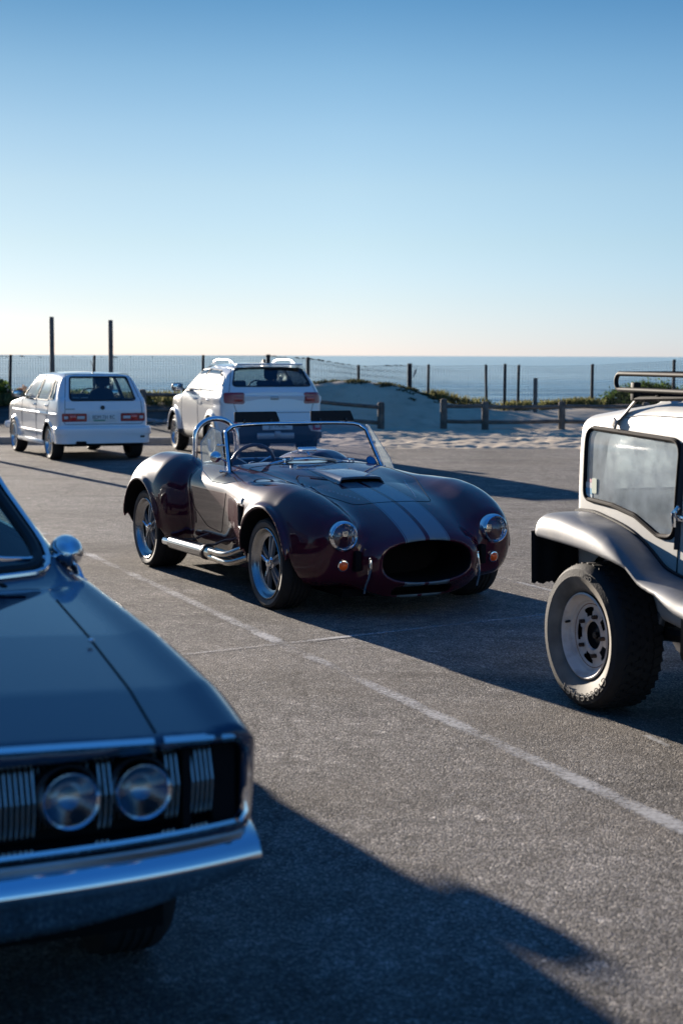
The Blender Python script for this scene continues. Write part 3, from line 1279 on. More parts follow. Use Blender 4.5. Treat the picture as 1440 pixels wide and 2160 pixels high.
c, r = mound(-3.0, 2.3, 37.2, 60, -.01, .17)
tag(leaves('dune_creeper', c, r, 5200, .040, LEAF_G, .30), kind='stuff')
c, r = mound(1.2, 2.6, 36.8, 16, -.02, .12)
tag(leaves('dune_creeper', c, r, 1100, .035, LEAF_G, .35), kind='stuff')
c, r = mound(2.2, 6.0, 37.8, 60, .02, .22)
tag(leaves('dune_grass', c, r, 2600, .20, LEAF_Y, .3, blade=True), kind='stuff')
c, r = mound(-12, -2.6, 35.4, 120, .06, .26)
tag(leaves('bank_grass', c, r, 6500, .22, LEAF_Y, .3, blade=True), kind='stuff')
c, r = mound(-12, -2.6, 36.2, 90, .06, .22)
tag(leaves('bank_plants', c, r, 9000, .05, LEAF_B, .55), kind='stuff')
b = leaves('coastal_bush', [(7.0, 39.4, .55), (7.5, 39.2, .70), (8.0, 39.5, .66), (6.55, 39.3, .42), (8.5, 39.4, .55), (7.3, 38.9, .50)], [.42, .48, .48, .30, .42, .40], 9000, .055, LEAF_B, .75)
tag(b, 'rounded green coastal bush behind the rail fence left of the buggy roof', 'bush')
b = leaves('coastal_bush', [(8.9, 37.9, .70), (9.4, 37.7, .78), (9.9, 37.8, .74), (10.4, 37.9, .66), (8.6, 37.6, .52)], [.36, .42, .45, .42, .3], 8000, .055, LEAF_B, .75)
tag(b, 'green coastal bush seen just under the roof rack of the buggy', 'bush')
b = leaves('flowering_bush', [(-7.55, 35.6, .62), (-7.9, 35.5, .80), (-8.4, 35.6, .75), (-7.3, 35.5, .45)], [.33, .38, .4, .25], 4200, .06, LEAF_B, .8)
tag(b, 'scrubby bush with dry flower heads at the far left edge beside the broken post', 'bush')
c = [(-7.5 + RNG.normal() * .3, 35.45 + RNG.normal() * .2, .72 + RNG.normal() * .14) for _ in range(22)]
fl = leaves('flower_heads', c, [.06] * 22, 700, .035, leaf_mat('dry_flower', (.30, .17, .10), (.50, .34, .24)), .9)
fl.parent = b
tag(fl, kind='stuff')
b = leaves('coastal_bush', [(-5.6, 36.4, .42), (-6.1, 36.5, .50), (-6.6, 36.4, .52), (-7.0, 36.5, .48), (-5.2, 36.3, .38)], [.36, .40, .42, .38, .30], 9000, .06, LEAF_B, .8)  # added shrub, largely hidden by the hatchback, placed to shade the bank
tag(b, 'green shrub added on the bank behind the white hatchback to shade it', 'bush')
c, r = mound(8, 13, 37.2, 30, .04, .25)
tag(leaves('bank_grass', c, r, 1800, .20, LEAF_Y, .3, blade=True), kind='stuff')

# stones on the left bank
for (px_, py_, s) in ((-4.1, 33.1, .16), (-3.85, 33.0, .11), (-3.6, 32.95, .13)):
    bm = bmesh.new()
    bmesh.ops.create_icosphere(bm, subdivisions=2, radius=s)
    for v in bm.verts: v.co = Vector((v.co.x * 1.5, v.co.y, v.co.z * .5)) * (1 + .2 * math.sin(v.co.x * 60 + v.co.y * 40))
    bmesh.ops.translate(bm, vec=(px_, py_, float(terrain(np.array([px_]), np.array([py_]))[0]) + s * .2), verts=bm.verts)
    o = MB().bm(bm).build('pale_stone', M_CONC)
    tag(o, {.16: 'largest pale stone on the grey bank just right of the white hatchback', .11: 'smallest pale stone, lying between two others on the grey bank', .13: 'pale stone on the grey bank nearest to the white sport utility car'}[s], 'stone', 'pale stones on the bank')

# ------------------------------------------------------------ fences
WOOD = mat('weathered_wood', (.135, .115, .095), .85, spec=.2, var=.35, vscale=6, bump=.4, bscale=40)
WOOD_D = mat('dark_post_wood', (.045, .042, .042), .8, spec=.2, var=.3, vscale=8, bump=.3, bscale=40)
POLE = mat('pole_wood', (.16, .125, .105), .8, spec=.2, var=.25, vscale=5, bump=.3, bscale=30)
tz = lambda x, y: float(terrain(np.array([x], float), np.array([y], float))[0])


def rail_fence(xs_, y, label, rails=True, gap_after=()):
    root = empty('rail_fence', (xs_[0], y, 0))
    tag(root, label, 'wooden fence')
    for i, x in enumerate(xs_):
        z0 = tz(x, y)
        h = .64 + RNG.uniform(-.03, .03)
        p = MB()
        p.lathe([(.078, z0 - .2), (.076, z0 + h - .05), (.062, z0 + h - .012), (.0, z0 + h)], 'z', 14, (x - xs_[0], RNG.uniform(-.02, .02), 0))
        o = p.build('post', WOOD, root)
    for i in range(len(xs_) - 1):
        a, b_ = xs_[i] - xs_[0], xs_[i + 1] - xs_[0]
        for hz in (.50, .17):
            za, zb_ = tz(xs_[i], y) + hz, tz(xs_[i + 1], y) + hz + RNG.uniform(-.03, .03)
            MB().tube([(a, .02, za), ((a + b_) / 2, .03, (za + zb_) / 2 - .012), (b_, .02, zb_)], [.042, .04, .043], 10).build('rail', WOOD, root)
    return root


rail_fence([-4.3, -2.6, -.9, .86], 34.0, 'low post-and-rail timber fence at the dune foot, left of the sandy gap')
rail_fence([2.22, 3.12, 4.78, 6.6, 8.4, 10.2, 12.0], 34.0, 'low post-and-rail timber fence on the right of the sandy gap')

FY = 37.6
wf = empty('wire_fence', (0, FY, 0))
tag(wf, 'tall sagging wire mesh fence on thin dark posts along the top of the beach', 'wire fence')
tops_x = [-14, -9.0, -7.9, -5.9, -3.3, -1.75, -.80, .41, 1.63, 2.08, 3.45, 3.91, 4.24, 6.0, 7.95, 10, 14]
tops_z = [1.70, 1.70, 1.67, 1.66, 1.68, 1.70, 1.64, 1.46, 1.50, 1.48, 1.48, 1.50, 1.48, 1.50, 1.62, 1.6, 1.6]
rad_ = [.035, .035, .04, .034, .036, .055, .045, .034, .06, .034, .034, .04, .034, .04, .04, .04, .04]
lean_ = [0, 0, .05, .035, .02, 0, 0, 0, 0, .01, -.04, 0, .02, 0, 0, 0, 0]
for x, z, rr_, ln in zip(tops_x, tops_z, rad_, lean_):
    z0 = tz(x, FY)
    MB().tube([(x - ln, 0, z0 - .3), (x, 0, z)], [rr_, rr_ * .92], 10).build('post', WOOD_D, wf)
ztop = lambda x: np.interp(x, tops_x, tops_z) - .04
wm_ = MB()
WR = .0038
def wire(a, b_, r=WR):
    wm_.add([(a[0] - r, a[1], a[2] - r), (a[0] + r, a[1], a[2] + r), (b_[0] + r, b_[1], b_[2] + r), (b_[0] - r, b_[1], b_[2] - r)], [(0, 1, 2, 3)])
for i in range(430):
    x = -14 + i * .065
    z0 = tz(x, FY) + .02
    wm_.tube([(x, -.02, z0), (x + .006 * math.sin(i), -.02 + .01 * math.sin(i * .13), (z0 + ztop(x)) / 2), (x, -.02, float(ztop(x)))], WR, 3, caps=False)
for j in range(20):
    u = j / 19
    pts = []
    for x in np.linspace(-14, 14, 113):
        z0 = tz(x, FY) + .02
        sag = .018 * math.sin(x * 2.2 + j) * (1 if 0 < j < 19 else .6)
        pts.append((x, -.02 + .01 * math.sin(x * 1.7), z0 + (float(ztop(x)) - z0) * u + sag * .5))
    wm_.tube(pts, WR if j < 19 else .004, 3, caps=False)
tag(wm_.build('wire_mesh', mat('galvanised_wire', (.035, .038, .042), .8, 0, spec=.1), wf), kind='stuff')
# dry weed and rags caught along the top wire
tt = MB()
for i in range(64):
    x = RNG.choice([RNG.uniform(-.75, 1.7), RNG.uniform(-9, 2.3), RNG.uniform(-1.9, -.5)])
    z = float(ztop(x)) + .005
    ln = RNG.uniform(.03, .14)
    tt.tube([(x, -.03, z), (x + ln * .5, -.03, z + RNG.uniform(-.01, .012)), (x + ln, -.03, z - RNG.uniform(0, .03))], [.006, .013 * RNG.uniform(.5, 1.4), .004], 5)
tag(tt.build('caught_weed', mat('dry_weed', (.05, .045, .035), .9), wf), kind='stuff')
for x, z in ((1.78, 1.36),):
    MB().tube([(x, -.04, z), (x - .03, -.04, z - .10), (x - .07, -.04, z - .2)], [.02, .024, .008], 6).build('pale_rag', mat('pale_rag', (.45, .40, .33), .9), wf)


def pole(x, y, top, r, label, lean=0.0, m=POLE):
    z0 = tz(x, y) if y > 28 else 0.0
    o = MB().lathe([(r, -.3), (r * .97, top - z0 - .01), (r * .85, top - z0), (0, top - z0)], 'z', 14).build('wooden_pole', m)
    o.location = (x, y, z0)
    o.rotation_euler = (0, lean, 0)
    return tag(o, label, 'pole')


pole(-6.80, 37.0, 2.56, .056, 'tall bare wooden pole rising behind the hatchback windscreen, the left one of two')
pole(-5.42, 37.0, 2.49, .056, 'tall bare wooden pole rising behind the hatchback rear window, the right one of two')
pole(4.52, 36.6, 1.18, .05, 'short weathered stump with a side bracket standing before the wire fence', 0, WOOD)
o = pole(-7.72, 35.9, 1.12, .06, 'short dark leaning post among the scrub at the far left edge', -.12, WOOD_D)
MB().tube([(-.1, 0, .60), (-.75, .05, .42)], .035, 8).build('broken_rail', WOOD_D, o)
pole(-6.35, 26.3, 2.35, .07, 'wooden pole standing at the lot edge outside the left of the picture')
# ------------------------------------------------------------ maroon roadster with grey stripes
def car_root(name, O, f, label, cat='car', group=None, sink=0.0):
    return empty(name, (O[0], O[1], -sink), math.atan2(f[1], f[0]), label, cat, group)


def paint_stripes(name, base, stripe):
    m = mat(name, base, 0.5, 0.0, 1.0, 0.02, spec=0.03)
    nt = m.node_tree
    b = nt.nodes['Principled BSDF']
    b.inputs['Coat IOR'].default_value = 1.5
    tc = nt.nodes.new('ShaderNodeTexCoord')
    sp = nt.nodes.new('ShaderNodeSeparateXYZ')
    nt.links.new(tc.outputs['Object'], sp.inputs[0])
    ab = nt.nodes.new('ShaderNodeMath')
    ab.operation = 'ABSOLUTE'
    nt.links.new(sp.outputs['Y'], ab.inputs[0])
    rp = nt.nodes.new('ShaderNodeValToRGB')
    rp.color_ramp.interpolation = 'CONSTANT'
    els = rp.color_ramp.elements
    stops = [(0, 0), (0.013, 1), (0.151, 0), (0.156, 1), (0.163, 0)]
    while len(els) < len(stops): els.new(0.5)
    for e, (p, v) in zip(els, stops):
        e.position = p
        e.color = (v, v, v, 1)
    nt.links.new(ab.outputs[0], rp.inputs[0])
    # stripes run over the upper surfaces and the chin only, not inside the wells
    mx = nt.nodes.new('ShaderNodeMix')
    mx.data_type = 'RGBA'
    nt.links.new(rp.outputs[0], mx.inputs[0])
    mx.inputs[6].default_value = (*base, 1)
    mx.inputs[7].default_value = (*stripe, 1)
    nt.links.new(mx.outputs[2], b.inputs['Base Color'])
    # metal flake under the lacquer
    vo = nt.nodes.new('ShaderNodeTexVoronoi')
    vo.inputs['Scale'].default_value = 900
    nt.links.new(tc.outputs['Object'], vo.inputs['Vector'])
    mr = nt.nodes.new('ShaderNodeMapRange')
    mr.inputs['To Min'].default_value = 0.36
    mr.inputs['To Max'].default_value = 0.52
    nt.links.new(vo.outputs['Color'], mr.inputs[0])
    nt.links.new(mr.outputs[0], b.inputs['Roughness'])
    return m


M_MAROON = paint_stripes('maroon_paint', (0.054, 0.007, 0.017), (0.125, 0.18, 0.22))
WB = 2.336


def build_roadster():
    f = np.array([0.448, -0.894])
    root = car_root('roadster', (0.237, 10.67), f, 'dark maroon open roadster with twin grey bonnet stripes and chrome roll hoop')
    X = [-3.20, -3.17, -3.10, -3.0, -2.8, -2.4, -2.0, -1.6, -1.2, -0.8, -0.4, 0, 0.3, 0.5, 0.60, 0.66, 0.70, 0.728, 0.74]
    top = cur(X, [.50, .57, .64, .70, .765, .835, .87, .89, .893, .868, .822, .762, .70, .632, .588, .556, .530, .500, .46])
    bot = cur(X, [.46, .40, .35, .30, .22, .16, .13, .13, .13, .13, .13, .13, .12, .11, .112, .16, .195, .222, .25])
    hw = cur(X, [.20, .36, .50, .56, .64, .70, .70, .685, .68, .68, .68, .655, .585, .515, .465, .425, .385, .335, .28])
    fx = [-2.0, -1.6, -1.2, -.9, -.6, -.35, -.1, .1, .25, .40, .50, .56, .60, .622, .635]
    f_yc = cur(fx, [.50, .55, .56, .572, .595, .615, .625, .62, .608, .592, .576, .567, .562, .56, .56])
    f_ry = cur(fx, [.17, .17, .175, .180, .205, .235, .245, .242, .234, .212, .186, .155, .118, .075, .03])
    f_top = cur(fx, [.80, .80, .795, .80, .812, .822, .822, .805, .778, .734, .694, .664, .628, .585, .54])
    f_bot = cur(fx, [.2, .18, .18, .18, .17, .16, .16, .165, .175, .195, .215, .25, .31, .39, .45])
    f_zc = cur(fx, [.66, .67, .67, .67, .65, .57, .48, .43, .43, .44, .45, .465, .48, .49, .50])
    rx = [-3.17, -3.14, -3.06, -2.95, -2.75, -2.55, -2.3, -2.05, -1.85, -1.70, -1.62, -1.575, -1.56]
    r_yc = cur(rx, [.50, .505, .525, .55, .59, .61, .622, .622, .615, .605, .60, .60, .60])
    r_ry = cur(rx, [.03, .09, .16, .205, .255, .275, .283, .270, .240, .185, .125, .07, .02])
    r_top = cur(rx, [.52, .575, .645, .715, .815, .88, .915, .915, .882, .815, .735, .66, .60])
    r_bot = cur(rx, [.47, .43, .37, .31, .22, .18, .17, .17, .19, .25, .33, .42, .48])

    def body0(x, y, z):
        a = np.sqrt(y * y + 1e-5)
        t, b_ = top(x), bot(x)
        zc = b_ + (t - b_) * 0.5
        core = sup(a, z, hw(x), zc, t - zc, zc - b_, 2.7 + 1.8 * np.clip((-.25 - x) / .5, 0, 1) * np.clip((x + 2.1) / .5, 0, 1))
        core = smax(core, np.maximum(x - 0.735, -3.19 - x), 0.02)
        zc = f_zc(x)
        fr = sup(a - f_yc(x), z, f_ry(x), zc, f_top(x) - zc, zc - f_bot(x), 2.25 + .35 * np.clip((-.45 - x) / .5, 0, 1))
        fr = np.maximum(fr, np.maximum(x - 0.634, -1.9 - x))
        zc = 0.5 * (r_top(x) + r_bot(x)) - 0.02
        re = sup(a - r_yc(x), z, r_ry(x), zc, r_top(x) - zc, zc - r_bot(x), 2.2)
        re = np.maximum(re, np.maximum(x + 1.561, -3.169 - x))
        d = smin(core, fr, 0.13)
        d = smin(d, re, 0.035)
        # rolled lips round the wheel openings
        for xc, rad, yo in ((0.0, 0.372, 0.846), (-WB, 0.395, 0.872)):
            q = np.sqrt((np.sqrt((x - xc) ** 2 + (z - 0.305) ** 2) - rad) ** 2 + (a - yo) ** 2) - 0.020 + .05 * np.clip((.48 - z) / .22, 0, 1) ** 2
            d = smin(d, q, 0.05)
        return d

    def cut_wheel(x, y, z):
        a = np.abs(y)
        c1 = np.maximum(cyl_y(x, z, (0.0, .305), .362), .44 - a)
        c2 = np.maximum(cyl_y(x, z, (-WB, .31), .385), .42 - a)
        return np.minimum(c1, c2)

    def cut_mouth(x, y, z):
        m = sup(np.abs(y), z, .322, .360, .130, .130, 2.5)
        m = np.maximum(m, 0.30 - x)
        lo = np.maximum(rbox(x, y, z, (0.6, 0, 0.166), (0.2, 0.21, 0.026), 0.02), 0.35 - x)
        return np.minimum(m, lo)

    def cut_pit(x, y, z):
        return rbox(x, y, z, (-1.62, 0, 0.85), (0.415, 0.545, 0.50), 0.13)

    def cut_vent(x, y, z):
        return np.maximum(rbox(x, y, z, (-.378, 0, .582), (.068, .9, .070), .012), .70 - np.abs(y))

    def sdf(x, y, z):
        d = body0(x, y, z)
        d = smax(d, -cut_wheel(x, y, z), .020)
        d = smax(d, -cut_mouth(x, y, z), .034)
        d = smax(d, -cut_pit(x, y, z), .03)
        d = smax(d, -cut_vent(x, y, z), .006)
        return d

    S = Surf(sdf, (-3.26, -.97, .04), (.80, .97, 1.0), .0125, lip=1.9)
    S.setup()
    S.mark_fn('well', lambda x, y, z: -cut_wheel(x, y, z) - body0(x, y, z) - .002)
    S.mark_fn('mouth', lambda x, y, z: -cut_mouth(x, y, z) - body0(x, y, z) - .004, only=['body'])
    S.mark_fn('pit', lambda x, y, z: -cut_pit(x, y, z) - body0(x, y, z) - .012, only=['body'])
    S.mark_fn('vent', lambda x, y, z: -cut_vent(x, y, z) - body0(x, y, z) - .001, only=['body'])
    s_reset = S.renorm()
    door = rpoly([(-.80, .99), (-.84, .66), (-.955, .405), (-1.25, .425), (-1.52, .55), (-1.68, .80), (-1.68, .99)], [0, .3, .06, .25, .2, .1, 0])
    hood = rpoly([(.27, -.29), (.27, .29), (-.35, .50), (-1.0, .53), (-1.0, -.53), (-.35, -.50)], [.10, .10, .3, .07, .07, .3])
    for sg in (1, -1):
        S.region('door%d' % sg, door, 'xz', lambda x, y, z, a, b, n, sg=sg: (y * sg > .5) & (b * sg > .15), only=['body'])
    S.region('hood', hood, 'xy', lambda x, y, z, a, b, n: n > .3, only=['body'])
    body = S.piece(['body'], 'body', M_MAROON, root)
    S.piece(['hood'], 'bonnet', M_MAROON, root)
    for sg in (1, -1): S.piece(['door%d' % sg], 'door', M_MAROON, root)
    S.wells('well', M_MATTE, root, -1.1)
    S.piece(['mouth'], 'grille_duct', M_MATTE, root)
    S.piece(['pit'], 'cockpit_lining', mat('black_carpet', (.012, .012, .013), .95, spec=.1), root)
    for sg in (1, -1): S.piece(['vent'], 'side_vent', M_BLACK, root, 0.0, lambda x, y, z, sg=sg: y * sg > 0)
    # panel gaps
    g = MB()
    top_of = lambda x, y: float(top(x)) - 0.3 * y * y
    g.tube(S.trace(dense(hood, .03), 'xy', 1, top_of, .03), .0024, 5, True)
    for sg in (1, -1):
        dl = dense(door[1:-1], .025, False)
        dl = dl[dl[:, 1] < .79]
        g.tube(S.trace(dl, 'xz', sg, .74 * sg, .03, False), .0028, 5)
    g.build('panel_gap', M_GAP, body)
    # rivets along the bonnet edges
    rv = MB()
    for sg in (1, -1):
        line = np.array([[-.30 + .036 * i, sg * (.392 - .0135 * i)] for i in range(14)])
        P = S.trace(line, 'xy', 1, top_of, 9, False, off=.001)
        for p in P: rv.ball(p, .0046, 8, 5)
    tag(rv.build('rivet_row', M_CHROME, body), kind='stuff')

    # wheels
    M_SPOKE = mat('grey_spoke_metal', (.26, .26, .265), .42, .5)
    def wheel(x, yo, w, sg, rad=.305, rim=.234):
        wr = empty('wheel')
        wr.parent = root
        wr.location = (x, 0, rad)
        tyre(wr, rad, w, rim, yo, sg)
        RIM = mat('brushed_rim', (.46, .46, .46), .24, 1.0, rvar=.05, vscale=14)
        yf = yo - .006
        r_ = MB().lathe([(rim + .003, sg * yf), (rim - .002, sg * (yf + .004)), (rim - .011, sg * (yf - .004)), (rim - .016, sg * (yf - .018)),
                         (rim - .026, sg * (yf - .034)), (rim - .040, sg * (yf - .043)), (rim - .052, sg * (yf - .048)), (rim - .056, sg * (yf - .12))], 'y', 64)
        rm = r_.build('rim', RIM, wr, ang=50)
        MB().lathe([(rim - .05, sg * (yf - .165)), (.0, sg * (yf - .165))], 'y', 32).build('brake_disc', mat('brake_dark', (.03, .03, .03), .5, .6), rm)
        sp = MB()
        for k in range(5):
            t = 2 * math.pi * (k + .28) / 5
            c, s_ = math.cos(t), math.sin(t)
            for off in (-.022, .022):
                pts = []
                n0 = len(sp.v)
                w0, w1 = .0125, .015
                sec = []
                for rr_, ww, dep, o_ in ((.045, w0, .034, off * .55), (.10, w0, .037, off), (.15, w1, .044, off * 1.25), (rim - .050, w1 * 1.2, .051, off * 1.5)):
                    row = []
                    for q, e in ((o_ - ww, -.022), (o_ - ww * .6, 0), (o_ + ww * .6, 0), (o_ + ww, -.022)):
                        row.append((rr_ * c - q * s_, sg * (yf - dep + e), rr_ * s_ + q * c))
                    sec.append(row)
                sp.grid(sec)
            # web joining each pair near the hub
            sp.grid([[(r0 * c - q * s_, sg * (yf - d_), r0 * s_ + q * c) for q in (-.03, 0, .03)] for r0, d_ in ((.04, .044), (.115, .047))])
        sp.build('spokes', M_SPOKE, rm, ang=30)
        hb = MB().lathe([(.0, sg * (yf - .006)), (.020, sg * (yf - .008)), (.028, sg * (yf - .016)), (.030, sg * (yf - .034)), (.042, sg * (yf - .040)), (.046, sg * (yf - .06))], 'y', 24)
        for k in range(3):
            t = 2 * math.pi * (k + .22) / 3
            c, s_ = math.cos(t), math.sin(t)
            n0 = len(hb.v)
            hb.tube([(.02 * c, sg * (yf - .022), .02 * s_), (.05 * c, sg * (yf - .018), .05 * s_), (.085 * c, sg * (yf - .006), .085 * s_)], [.015, .012, .009], 8, flat=.75)
        hb.build('spinner', M_CHROME, rm, ang=50)
        return wr
    for sg in (1, -1):
        wheel(0, .828, .235, sg)
        wheel(-WB, .838, .285, sg, .31, .238)

    # head lamps
    M_LENS = glass('lamp_glass', (.93, .95, .97))
    M_REFL = mat('lamp_reflector', (.62, .64, .67), .10, 1.0)
    nt = M_REFL.node_tree
    tc = nt.nodes.new('ShaderNodeTexCoord')
    wv = nt.nodes.new('ShaderNodeTexWave')
    wv.bands_direction = 'Y'
    wv.inputs['Scale'].default_value = 30
    wv.inputs['Distortion'].default_value = .6
    nt.links.new(tc.outputs['Object'], wv.inputs['Vector'])
    bp = nt.nodes.new('ShaderNodeBump')
    bp.inputs['Strength'].default_value = .22
    bp.inputs['Distance'].default_value = .006
    nt.links.new(wv.outputs['Fac'], bp.inputs['Height'])
    nt.links.new(bp.outputs[0], nt.nodes['Principled BSDF'].inputs['Normal'])
    def lathe_at(prof, c, dirv, name, m, parent, n=40):
        mb = MB().lathe(prof, 'x', n)
        q = Vector((1, 0, 0)).rotation_difference(Vector(dirv)).to_matrix().to_4x4()
        mb.xf(Matrix.Translation(c) @ q)
        return mb.build(name, m, parent, ang=50)
    for sg in (1, -1):
        c, dv = (.628, sg * .560, .538), (1, sg * .06, .05)
        hl = lathe_at([(.078, .022), (.084, .030), (.092, .024), (.099, .002), (.101, -.05), (.098, -.09)], c, dv, 'headlight', M_CHROME, root)
        lathe_at([(.0, -.035), (.03, -.034), (.06, -.018), (.079, .016)], c, dv, 'reflector', M_REFL, hl)
        lathe_at([(.080, .022), (.06, .033), (.03, .040), (.0, .042)], c, dv, 'lens', M_LENS, hl)
        c, dv = (.618, sg * .560, .350), (1, sg * .12, -.16)
        il = lathe_at([(.030, .012), (.036, .010), (.037, -.04)], c, dv, 'indicator', M_CHROME, root, 24)
        lathe_at([(.0, .028), (.012, .027), (.024, .020), (.031, .010)], c, dv, 'lens', M_ORANGE, il, 24)
        # dummy bumper irons
        ir = MB().box((.672, sg * .392, .345), (.022, .034, .115), Matrix.Rotation(.10, 3, 'Y'), .006)
        ir.box((.655, sg * .392, .392), (.05, .03, .014), bev=.004)
        ir.ball((.684, sg * .392, .375), .009, 8, 6).ball((.680, sg * .392, .312), .009, 8, 6)
        ir.tube([(.690, sg * .396, .385), (.698, sg * .402, .33), (.690, sg * .412, .27), (.668, sg * .420, .225), (.650, sg * .420, .185), (.645, sg * .420, .165)], .008, 6, flat=.6)
        ir.build('bumper_iron', M_CHROME, root)
        MB().box((.625, sg * .465, .375), (.06, .045, .13), bev=.01).build('brake_duct', M_MATTE, root)
    # splitter lip
    # bonnet scoop
    P = []
    for i, x in enumerate(np.linspace(-.72, -.235, 15)):
        u = i / 14
        w = .158 + .022 * u
        hgt = .043 * (u ** 0.75)
        row = []
        for k in range(17):
            v = -1 + 2 * k / 16
            q = min(1.0, abs(v) / .72)
            e = max(0.0, (abs(v) - .72) / .28)
            prof = (1 - e * e * (3 - 2 * e)) if u > 0 else 0
            yy = math.copysign(w * (.80 * q + .20 * e), v)
            row.append(Vector((x + (.02 * abs(v) ** 3 if i == 14 else 0), yy, float(top(x)) - .0 - .16 * yy * yy + .002 + hgt * prof)))
        P.append(row)
    sc = MB().grid(P)
    # rolled opening edge and inner throat
    edge = P[-1]
    n0 = [[p + Vector((.012, 0, -.004)) for p in edge], [p + Vector((.004, 0, -.018)) if 0 < k < 16 else p for k, p in enumerate(edge)]]
    sc.grid([edge] + n0)
    so = sc.build('bonnet_scoop', mat('scoop_paint', (.085, .105, .13), .4, .1, 1.0, .03), root, ang=60)
    th = []
    for d_ in (0.0, -.10, -.28):
        th.append([Vector((p.x + .004 + d_, p.y, max(p.z - .018 + d_ * .06, float(top(p.x)) - .16 * p.y ** 2 + .003))) for p in edge])
    MB().grid(th).grid([[th[-1][k], Vector((th[-1][k].x, th[-1][k].y, th[-1][k].z - .1))] for k in range(17)]).build('scoop_throat', M_MATTE, so)
    MB().grid([[Vector((x, v * .165, float(top(x)) - .16 * (v * .165) ** 2 + .0035)) for v in np.linspace(-.9, .9, 9)] for x in np.linspace(-.5, -.245, 6)]).build('scoop_floor', M_MATTE, so)
    sr = MB()
    for sg in (-1, 1):
        sr.tube([(x, sg * (.162 + .022 * (x + .72) / .485), float(top(x)) - .16 * .03 + .004) for x in np.linspace(-.72, -.25, 12)], .006, 6)
    sr.build('scoop_flange', M_STEEL, so)
    # bonnet catches
    for sg in (1, -1):
        x, y = (-1.04, -.21) if sg < 0 else (-1.11, .36)
        z = float(top(x)) - .22 * y * y
        k = MB().lathe([(.018, z), (.014, z + .012), (.008, z + .016), (.008, z + .03), (.013, z + .034), (.012, z + .044), (0, z + .047)], 'z', 14, (x, y, 0))
        k.tube([(x - .022, y - .03, z + .042), (x + .022, y + .03, z + .038)], .0055, 6)
        k.box((x, y, z + .004), (.055, .03, .008), bev=.003)
        k.build('bonnet_catch', M_CHROME, root)

    # windscreen: a raked, slightly bowed frame
    def ws(y, u):      # u 0 bottom .. 1 top
        zb = .915 - .16 * (y / .64) ** 2 * (.64 / .62)
        zt = 1.172 - .022 * (y / .58) ** 4
        z = zb + (zt - zb) * u
        x = -1.075 - .66 * (z - .804) + .055 * (1 - (y / .64) ** 2)
        return Vector((x, y, z))
    hwid = lambda u: .638 - .062 * u
    rows = [[ws(v * hwid(u), u) for v in np.linspace(-1, 1, 25)] for u in np.linspace(0, 1, 9)]
    gl = MB().grid(rows)
    wso = empty('windscreen')
    wso.parent = root
    gl.build('windscreen_glass', glass('screen_glass', (.80, .80, .86)), wso)
    fr = []
    for v in np.linspace(-1, 1, 25): fr.append(ws(v * hwid(0), 0))
    for u in np.linspace(.15, .85, 5): fr.append(ws(hwid(u), u))
    for v in np.linspace(1, -1, 25):
        u = 1 - .09 * max(0, (abs(v) - .86) / .14) ** 2
        fr.append(ws(v * hwid(u), u))
    for u in np.linspace(.85, .15, 5): fr.append(ws(-hwid(u), u))
    MB().tube(fr, .0135, 10, True).build('windscreen_frame', M_CHROME, wso, ang=70)
    MB().tube([p + Vector((.008, 0, 0)) * 1 + (Vector((-1.17, 0, 1.0)) - p).normalized() * .014 for p in fr], .005, 6, True).build('glass_seal', M_SEAL, wso)
    for sg in (1, -1):
        a, b_ = ws(sg * .640, 0), ws(sg * .640, .0) + Vector((.02, 0, -.09))
        MB().tube([a, a + Vector((.03, 0, -.05)), b_], [.015, .017, .02], 8).build('pillar_foot', M_CHROME, wso)
    st = MB().lathe([(.0, 0), (.036, 0)], 'x', 28)
    q = Vector((1, 0, 0)).rotation_difference(Vector((1, 0, .66)).normalized()).to_matrix().to_4x4()
    p = ws(.545, .24)
    st.xf(Matrix.Translation(p + Vector((.004, 0, .003))) @ q)
    st.build('round_sticker', mat('blue_sticker', (.01, .16, .38), .4), wso)
    st = MB().lathe([(.036, 0), (.040, .0004)], 'x', 28)
    st.xf(Matrix.Translation(p + Vector((.004, 0, .003))) @ q)
    st.build('sticker_rim', mat('navy_rim', (.004, .02, .06), .4), wso)
    # lower scuttle trim, wipers
    MB().tube([ws(y, 0) + Vector((.012, 0, -.022 - .02 * (1 - (y / .62) ** 2))) for y in np.linspace(-.62, .62, 21)], .018, 8, flat=.7).build('scuttle_trim', M_SEAL, wso)
    for y0, y1, u0, u1 in ((-.14, -.52, .02, .06), (.36, -.02, .02, .09)):
        a, b_ = ws(y0, u0) + Vector((.035, 0, .0)), ws(y1, u1) + Vector((.014, 0, .004))
        w = MB().tube([a, a.lerp(b_, .5) + Vector((.012, 0, .01)), b_], .0035, 6)
        w.tube([a.lerp(b_, .35) + Vector((-.004, 0, .003)), b_.lerp(a, -.28)], .0045, 6)
        w.lathe([(.012, -.01), (.01, .02), (0, .024)], 'z', 10, tuple(a))
        w.build('wiper', M_STEEL, wso)
    # rear-view mirror on the scuttle
    mb = MB().box((-1.16, .03, .972), (.022, .155, .052), bev=.008)
    mb.tube([(-1.14, .03, .955), (-1.10, .03, .915)], .008, 8)
    mb.build('interior_mirror', M_CHROME, root)
